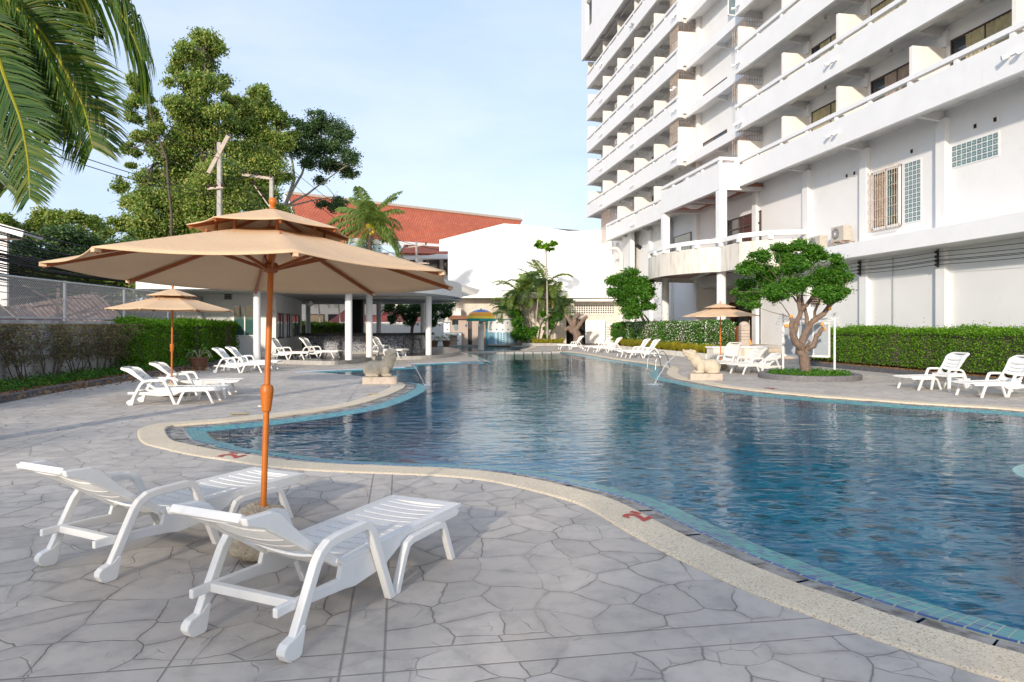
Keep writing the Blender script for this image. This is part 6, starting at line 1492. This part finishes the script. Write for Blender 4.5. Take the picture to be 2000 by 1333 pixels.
m=MB(); yb=53.3; m.tube([(X_(1069,yb),yb,0),P(1069,600,yb),P(1068,530,yb),P(1066,484,yb)],[.085,.075,.06,.045],8); m.build('trunk',M['barkp'],pp,off=pp.location,smooth=True)
m=MB(); sm2=MB(); c=P(1066,484,yb); rs=np.random.RandomState(4)
for k in range(16):
    a=k*2.4; e=R([50,25,5,-15][k%4]); tip=c+Vector((math.cos(a)*math.cos(e)*.75,math.sin(a)*math.cos(e)*.75,math.sin(e)*.45+.12)); sm2.tube([c,c.lerp(tip,.6)+Vector((0,0,.08)),tip],.015,4)
    for j in range(7): b=a+(j-3)*.5; q=tip+Vector((math.cos(b)*.16,math.sin(b)*.16,-.05)); leaves(m,np.array([tuple(q)]*3)+rs.normal(0,.04,(3,3)),.46,.20,up=1.5,rng=rs)
m.build('leaves',LG['hedge'],pp,off=pp.location); sm2.build('leaf_stalk',LG['grass'],pp,off=pp.location)
ys=52.5; st_=lambda px,py,d=0: P(px,py,ys+d)
crown_tree('cut_stump','leafless grey tree stump with sawn off limbs before the dark doorway',(X_(1128,ys),ys,0),[([st_(1128,668),st_(1126,652),st_(1120,640)],.36,.26),([st_(1122,650),st_(1110,640),st_(1103,646)],.2,.13),([st_(1120,642),st_(1112,626),st_(1104,616)],.18,.12),([st_(1120,640),st_(1122,622),st_(1131,612)],.2,.13),([st_(1124,645),st_(1134,632),st_(1147,618)],.2,.13),([st_(1118,630),st_(1108,622),st_(1112,615)],.13,.1),([st_(1126,640),st_(1128,628,.5),st_(1126,618,.6)],.13,.1)],[],LG['dark'],0,(.1,.1),None,'bark',tw=False,cat='tree stump') if False else None
sr_=thing('cut_stump','leafless grey tree stump with sawn off limbs before the dark doorway','tree stump',(X_(1128,ys),ys,0)); m=MB()
for pts,a,b in (([st_(1128,668),st_(1126,652),st_(1120,640)],.36,.26),([st_(1122,650),st_(1110,640),st_(1103,646)],.2,.13),([st_(1120,642),st_(1112,626),st_(1104,616)],.18,.12),([st_(1120,640),st_(1122,622),st_(1131,612)],.2,.13),([st_(1124,645),st_(1134,632),st_(1147,618)],.2,.13),([st_(1118,630),st_(1108,622),st_(1112,615)],.13,.1),([st_(1126,640),st_(1128,628,.5),st_(1126,618,.6)],.13,.1)): branch(m,pts,a,b,9,.03)
m.build('trunk',M['bark'],sr_,off=sr_.location,smooth=True)
m=MB(); m.box(X_(1020,53),X_(1104,53),52.7,57,0,.22); tag(m.build('planter_edge',M['conc'],bevel=.02),'low grey planter edge in front of the cluster palms','planter')
ground_leaves('planter_weeds',lambda n,r:np.stack([X_(1040,53)+r.rand(n)*2.4,52.9+r.rand(n)*.8,.25+np.abs(r.normal(0,.14,n))],1),1500,LG['grass'],(.22,.06),'low yellowish green plants in the far planter')
# ======================= RED ROOF TEMPLE-LIKE BUILDING BEHIND
rbx=thing('red_roof_building','long building with a huge red tiled roof behind the white hall','building',(-12,85,0))
A=P(560,379,75);B=P(1019,431.5,94); E0=P(600,455,68);E1=P(900,480,78)
dR=(B-A).normalized(); E0=P(585,457,68.5); E1=E0+(B-A); E1.z=E0.z
# keep eave direction as measured
E1=P(1000,487,86)
def rp_(name,q,mat,th=.2):
    me=bpy.data.meshes.new(name); n=(q[1]-q[0]).cross(q[3]-q[0]).normalized()
    if n.z<0: n=-n
    v=[tuple(p) for p in q]+[tuple(p-n*th) for p in q]; me.from_pydata(v,[],[(0,1,2,3),(7,6,5,4),(0,4,5,1),(1,5,6,2),(2,6,7,3),(3,7,4,0)]); u=me.uv_layers.new(name='UVMap')
    w=(q[1]-q[0]).length;h=(q[3]-q[0]).length; uv=[(0,0),(w,0),(w,h),(0,h)]*6; u.data.foreach_set('uv',[c for x in uv for c in x])
    b=bmesh.new(); b.from_mesh(me); bmesh.ops.recalc_face_normals(b,faces=b.faces[:]); b.to_mesh(me); b.free()
    me.materials.append(mat); o=bpy.data.objects.new(name,me); COL.objects.link(o); o.parent=rbx; o.matrix_parent_inverse=Matrix.Translation(rbx.location).inverted(); return o
rp_('upper_roof',[E0,E1,B,A],M['roof'])
mesh_part('ridge',M['plinth'],lambda m:m.tube([A+Vector((0,0,.1)),B+Vector((0,0,.1))],.22,6),rbx,rbx.location)
mesh_part('ridge_finial',M['white'],lambda m:m.bar(B,B+Vector((.1,0,1.3)),.15,.15),rbx,rbx.location)
mesh_part('bargeboard',M['white'],lambda m:m.bar(A+Vector((-.1,-.2,-.2)),E0+Vector((-.1,-.2,-.2)),.4,.45),rbx,rbx.location)
mesh_part('eave_board',M['white'],lambda m:m.bar(E0+Vector((0,-.1,-.3)),E1+Vector((0,-.1,-.3)),.3,.5),rbx,rbx.location)
f0=P(790,478,72);f1=P(905,485,77); g0=P(780,494,69);g1=P(905,497,74); rp_('lower_roof',[g0,g1,f1,f0],M['roof'])
mesh_part('lower_eave',M['white'],lambda m:m.bar(g0+Vector((-1,-.1,-.3)),g1+Vector((0,-.1,-.3)),.3,.5),rbx,rbx.location)
def rw(m):
    a=P(560,500,80);b=P(900,500,78); a.z=b.z=5; m.bar(a,b,.4,10)
mesh_part('wall',M['cream'],rw,rbx,rbx.location)
for px0,px1 in ((800,812),(826,858),(866,874)):
    a=P(px0,508,74.5);b=P(px1,537,74.5); w_=mesh_part('window',M['frame'],lambda m:m.box(a.x,b.x,74.5,74.7,b.z,a.z),rbx,rbx.location); mesh_part('pane',M['dglass'],lambda m:m.box(a.x+.1,b.x-.1,74.45,74.499,b.z+.1,a.z-.1),w_,rbx.location)
mesh_part('front_wall',M['cream'],lambda m:m.box(P(790,508,74.8).x,P(880,508,74.8).x,74.71,75.0,0,P(790,497,74.8).z),rbx,rbx.location)
# neighbours seen through the pavilion
nb=thing('cream_villa','cream villa with wide brown windows seen through the pavilion','house',(-18,60,0))
mesh_part('wall',M['cream'],lambda m:m.box(-19.5,-11.5,60,66,0,3.9),nb,nb.location)
mesh_part('roof_edge',M['white'],lambda m:m.box(-20,-11,59.4,66.5,3.9,4.3),nb,nb.location)
for px0,px1 in ((602,634),(641,668)):
    a=P(px0,614,60);b=P(px1,631,60); w_=mesh_part('window',M['wooddark'],lambda m:m.box(a.x,b.x,59.93,59.995,b.z,a.z),nb,nb.location); mesh_part('pane',M['dglass'],lambda m:m.box(a.x+.08,b.x-.08,59.90,59.929,b.z+.08,a.z-.08),w_,nb.location)
nr_=thing('small_red_roof_house','low house with a dull red hipped roof behind the white wall','house',(-12,57,0)); rbx_s=rbx; rbx=nr_
q=[P(636,632,56),P(690,632,56),P(690,604,60),P(676,604,60)]; rp_('roof',q,M['roof2']); q=[P(690,632,57),P(820,632,57),P(815,606,62),P(690,606,62)]; rp_('roof',q,M['roof2']); rbx=rbx_s
mesh_part('wall',M['cream'],lambda m:m.box(-14,-8,58,60,0,2.0),nr_,nr_.location)
bw=thing('rear_boundary_wall','white boundary wall behind the pavilion','wall',(-9,52,0)); mesh_part('wall_panel',M['white2'],lambda m:(m.box(-13,-5.3,52,52.2,0,1.78)),bw,bw.location); mesh_part('wall_cap',M['white'],lambda m:m.box(-13.05,-5.25,51.95,52.25,1.78,1.85),bw,bw.location)
hedge('clipped_hedge','clipped green hedge seen through the pavilion behind the bar',[((-14.6,47,0),(-11.4,47,0),1.0)],LG['hedge'],7000,.1,1.78,(.10,.06))
for px,h,lab,sd in ((848,.5,'potted leafy plant in a terracotta pot right of the pavilion',6),(872,.5,'second potted plant beside the white tiled niche',7)):
    pot('potted_plant',(X_(px,50),50,0),.3,.5,lab,1.1,sd)
for px,yy in ((622,56),(661,56)):
    c=P(px,590,yy); fr=[((math.cos(k*2.4),math.sin(k*2.4),0),R(50-15*(k%3)),1.6,R(90),16,.4,.8,.06) for k in range(8)]; palm('young_palm','slim young palm seen through the pavilion, %s one'%('left' if px<640 else 'right'),(P(px,590,yy).x+.3,yy,0),c,.07,fr,LG['palm2'],'barkp',nuts=False,seed=px)
# ======================= RIGHT SIDE PLANTING
def hedgeL(name,label,a,b,w,mat,n,h0,h1,lsz,**k):
    A_=L(*a);B_=L(*b); return hedge(name,label,[(A_,B_,w)],mat,n,h0,h1,lsz,**k)
hedgeL('boxed_hedge','long bright green clipped hedge along the right hotel wall',(17.35,8.0),(17.35,26.6),1.15,LG['hedge'],85000,.22,1.50,(.062,.036),rough=.09,core=M['barkd'],stems=3)
hedgeL('boxed_hedge','far section of clipped hedge behind the white notice frame',(17.9,26.7),(17.9,27.6),.9,LG['hedge'],3000,.22,1.45,(.07,.04))
m=MB(); wallstrip(m,[L(16.25,7),L(16.25,16),L(16.25,25.3),L(17.1,25.6),L(18.4,25.9)],-.14,-.02,.15); tag(m.build('planter_kerb',M['kerb'],fixn=True,bevel=.01),'dark grey kerb along the clipped hedge on the right','kerb')
m=MB(); a=[L(16.3,7,.10),L(18.7,7,.14),L(18.7,28.6,.14),L(16.3,25.3,.10)]; m.add(a,[(0,1,2,3)]); struct(m.build('planting_bed',M['soil'],fixn=True))
ground_leaves('leaf_litter',lambda n,r:(lambda s,t_:np.stack([t_*N.x+s*U.x,t_*N.y+s*U.y,.115+.015*r.rand(n)],1))(9+16*r.rand(n),16.35+r.rand(n)*.7),9000,LG['lit'],(.07,.04),'fallen leaves under the clipped hedge')
m=MB(); m.box(16.9,18.6,26.0,31.0,-.02,.16); 
fb=hedgeL('flowering_hedge','dark green hedge covered in small white flowers on the right',(15.6,31.6),(15.6,43.2),1.6,LG['green'],42000,.45,1.76,(.10,.055),flower=3400,core=M['barkd'],rough=.14)
hedgeL('round_shrub','rounded green shrub at the far end of the flowering hedge',(15.3,43.6),(15.3,45.6),1.7,LG['green'],7000,.4,1.72,(.11,.06))
gm=MB(); rs=np.random.RandomState(5)
gr_=thing('grass_border','border of arching yellow green grass tufts below the flowering hedge','grass border',L(14.6,36))
for i in range(230):
    s=30.2+rs.rand()*14.3; t_=14.45+rs.rand()*.55; b=L(t_,s,.22); 
    for k in range(26):
        a=rs.rand()*6.28; l=rs.uniform(.35,.75)*(.75+.45*math.sin(s*2.3)**2); d=Vector((math.cos(a),math.sin(a),0)); w=Vector((-d.y,d.x,0))*.012
        p1=b+d*l*.35+Vector((0,0,l*.62)); p2=b+d*l*.95+Vector((0,0,l*.38))
        gm.add([b-w,b+w,p1+w,p1-w,p2],[(0,1,2,3),(3,2,4)])
gm.build('grass_tufts',LG['grass'],gr_,off=gr_.location,)['kind']='stuff'
pw=thing('stone_planter','low weathered stone planter wall below the yellow grass border','planter wall',L(14.4,36)); 
mesh_part('front_wall',M['grime'],lambda m:m.bar(L(14.38,30.3,.13),L(14.38,44.6,.13),.2,.26),pw,pw.location,bevel=.015); mesh_part('planter_fill',M['soil'],lambda m:m.bar(L(15.5,30.3,.11),L(15.5,44.6,.11),2.0,.22),pw,pw.location)
bl=thing('stone_block_bench','white stone block wall with flat capping left of the entrance steps','low wall',L(15.3,29.6)); mesh_part('block',M['grime'],lambda m:m.bar(L(14.25,29.8,.27),L(17.0,29.8,.27),.7,.54),bl,bl.location,bevel=.015); mesh_part('capping',M['white'],lambda m:m.bar(L(14.2,29.8,.58),L(17.05,29.8,.58),.78,.08),bl,bl.location,bevel=.015)
bl=thing('stone_block_bench','small white stone block at the far end of the grass border','low wall',L(14.3,45.4)); mesh_part('block',M['white2'],lambda m:m.bar(L(14.0,45.2,.25),L(15.2,45.2,.25),.9,.5),bl,bl.location,bevel=.02); mesh_part('capping',M['white'],lambda m:m.bar(L(13.95,45.2,.54),L(15.25,45.2,.54),1.0,.08),bl,bl.location,bevel=.02)
pil=thing('gate_pillar','rounded stone gate pillar at the right end of the flowering hedge','pillar',L(16.6,31.0)); mesh_part('shaft',M['plinth'],lambda m:m.box(-.22,.22,-.22,.22,0,1.62),pil,bevel=.05); mesh_part('groove',M['black'],lambda m:[m.box(-.223,.223,-.223,.223,z,z+.012) for z in (.9,1.05,1.2,1.35)],pil); mesh_part('rounded_top',M['plinth'],lambda m:m.lathe([(.24,1.62),(.22,1.70),(.14,1.77),(.01,1.8)],n=20),pil,smooth=True)
# white notice frame behind the ring tree
nf_=thing('notice_frame','white metal notice frame with grey glazed panels behind the pruned tree','notice board',(9.5,22.0,0))
fa=Vector((8.86,22.3,0)); fb_=Vector((10.02,21.2,0)); dn=(fb_-fa)
for p in (fa,fb_): mesh_part('post',M['white'],lambda m:m.tube([(p.x,p.y,0),(p.x,p.y,1.98)],.032,10),nf_,nf_.location)
mesh_part('top_rail',M['white'],lambda m:m.bar(fa+Vector((0,0,1.80)),fb_+Vector((0,0,1.80)),.05,.05),nf_,nf_.location)
def curl(m):
    for p,sg in ((fa,-1),(fb_,1)):
        for k in range(5):
            c=p+Vector((sg*(.05+.04*k),0,1.95-.09*k)); m.tube([c+Vector((.055*math.cos(a),0,.055*math.sin(a))) for a in [j*.7 for j in range(9)]],.005,4)
            c=p+Vector((-sg*(.05+.03*k),0,1.93-.05*k)); m.tube([c+Vector((.04*math.cos(a),0,.04*math.sin(a))) for a in [j*.7 for j in range(9)]],.005,4)
mesh_part('scroll_ironwork',M['white'],curl,nf_,nf_.location)
q0=fa+dn*.04+Vector((0,.12,0));q1=fa+dn*.93+Vector((0,.12,0))
def frm(m):
    for z in (.62,1.66): m.bar(q0+Vector((0,0,z)),q1+Vector((0,0,z)),.05,.06)
    for f in (0,.33,.66,1): p=q0.lerp(q1,f); m.bar((p.x,p.y,.6),(p.x,p.y,1.68),.055,.05)
pf=mesh_part('panel_frame',M['white'],frm,nf_,nf_.location)
M['pane']=pm('grey_acrylic_panel',(.36,.40,.43),.25,.06,2,spec=.6)
mesh_part('panel',M['pane'],lambda m:m.bar(q0+Vector((0,0,1.14)),q1+Vector((0,0,1.14)),.02,1.0),pf,nf_.location)
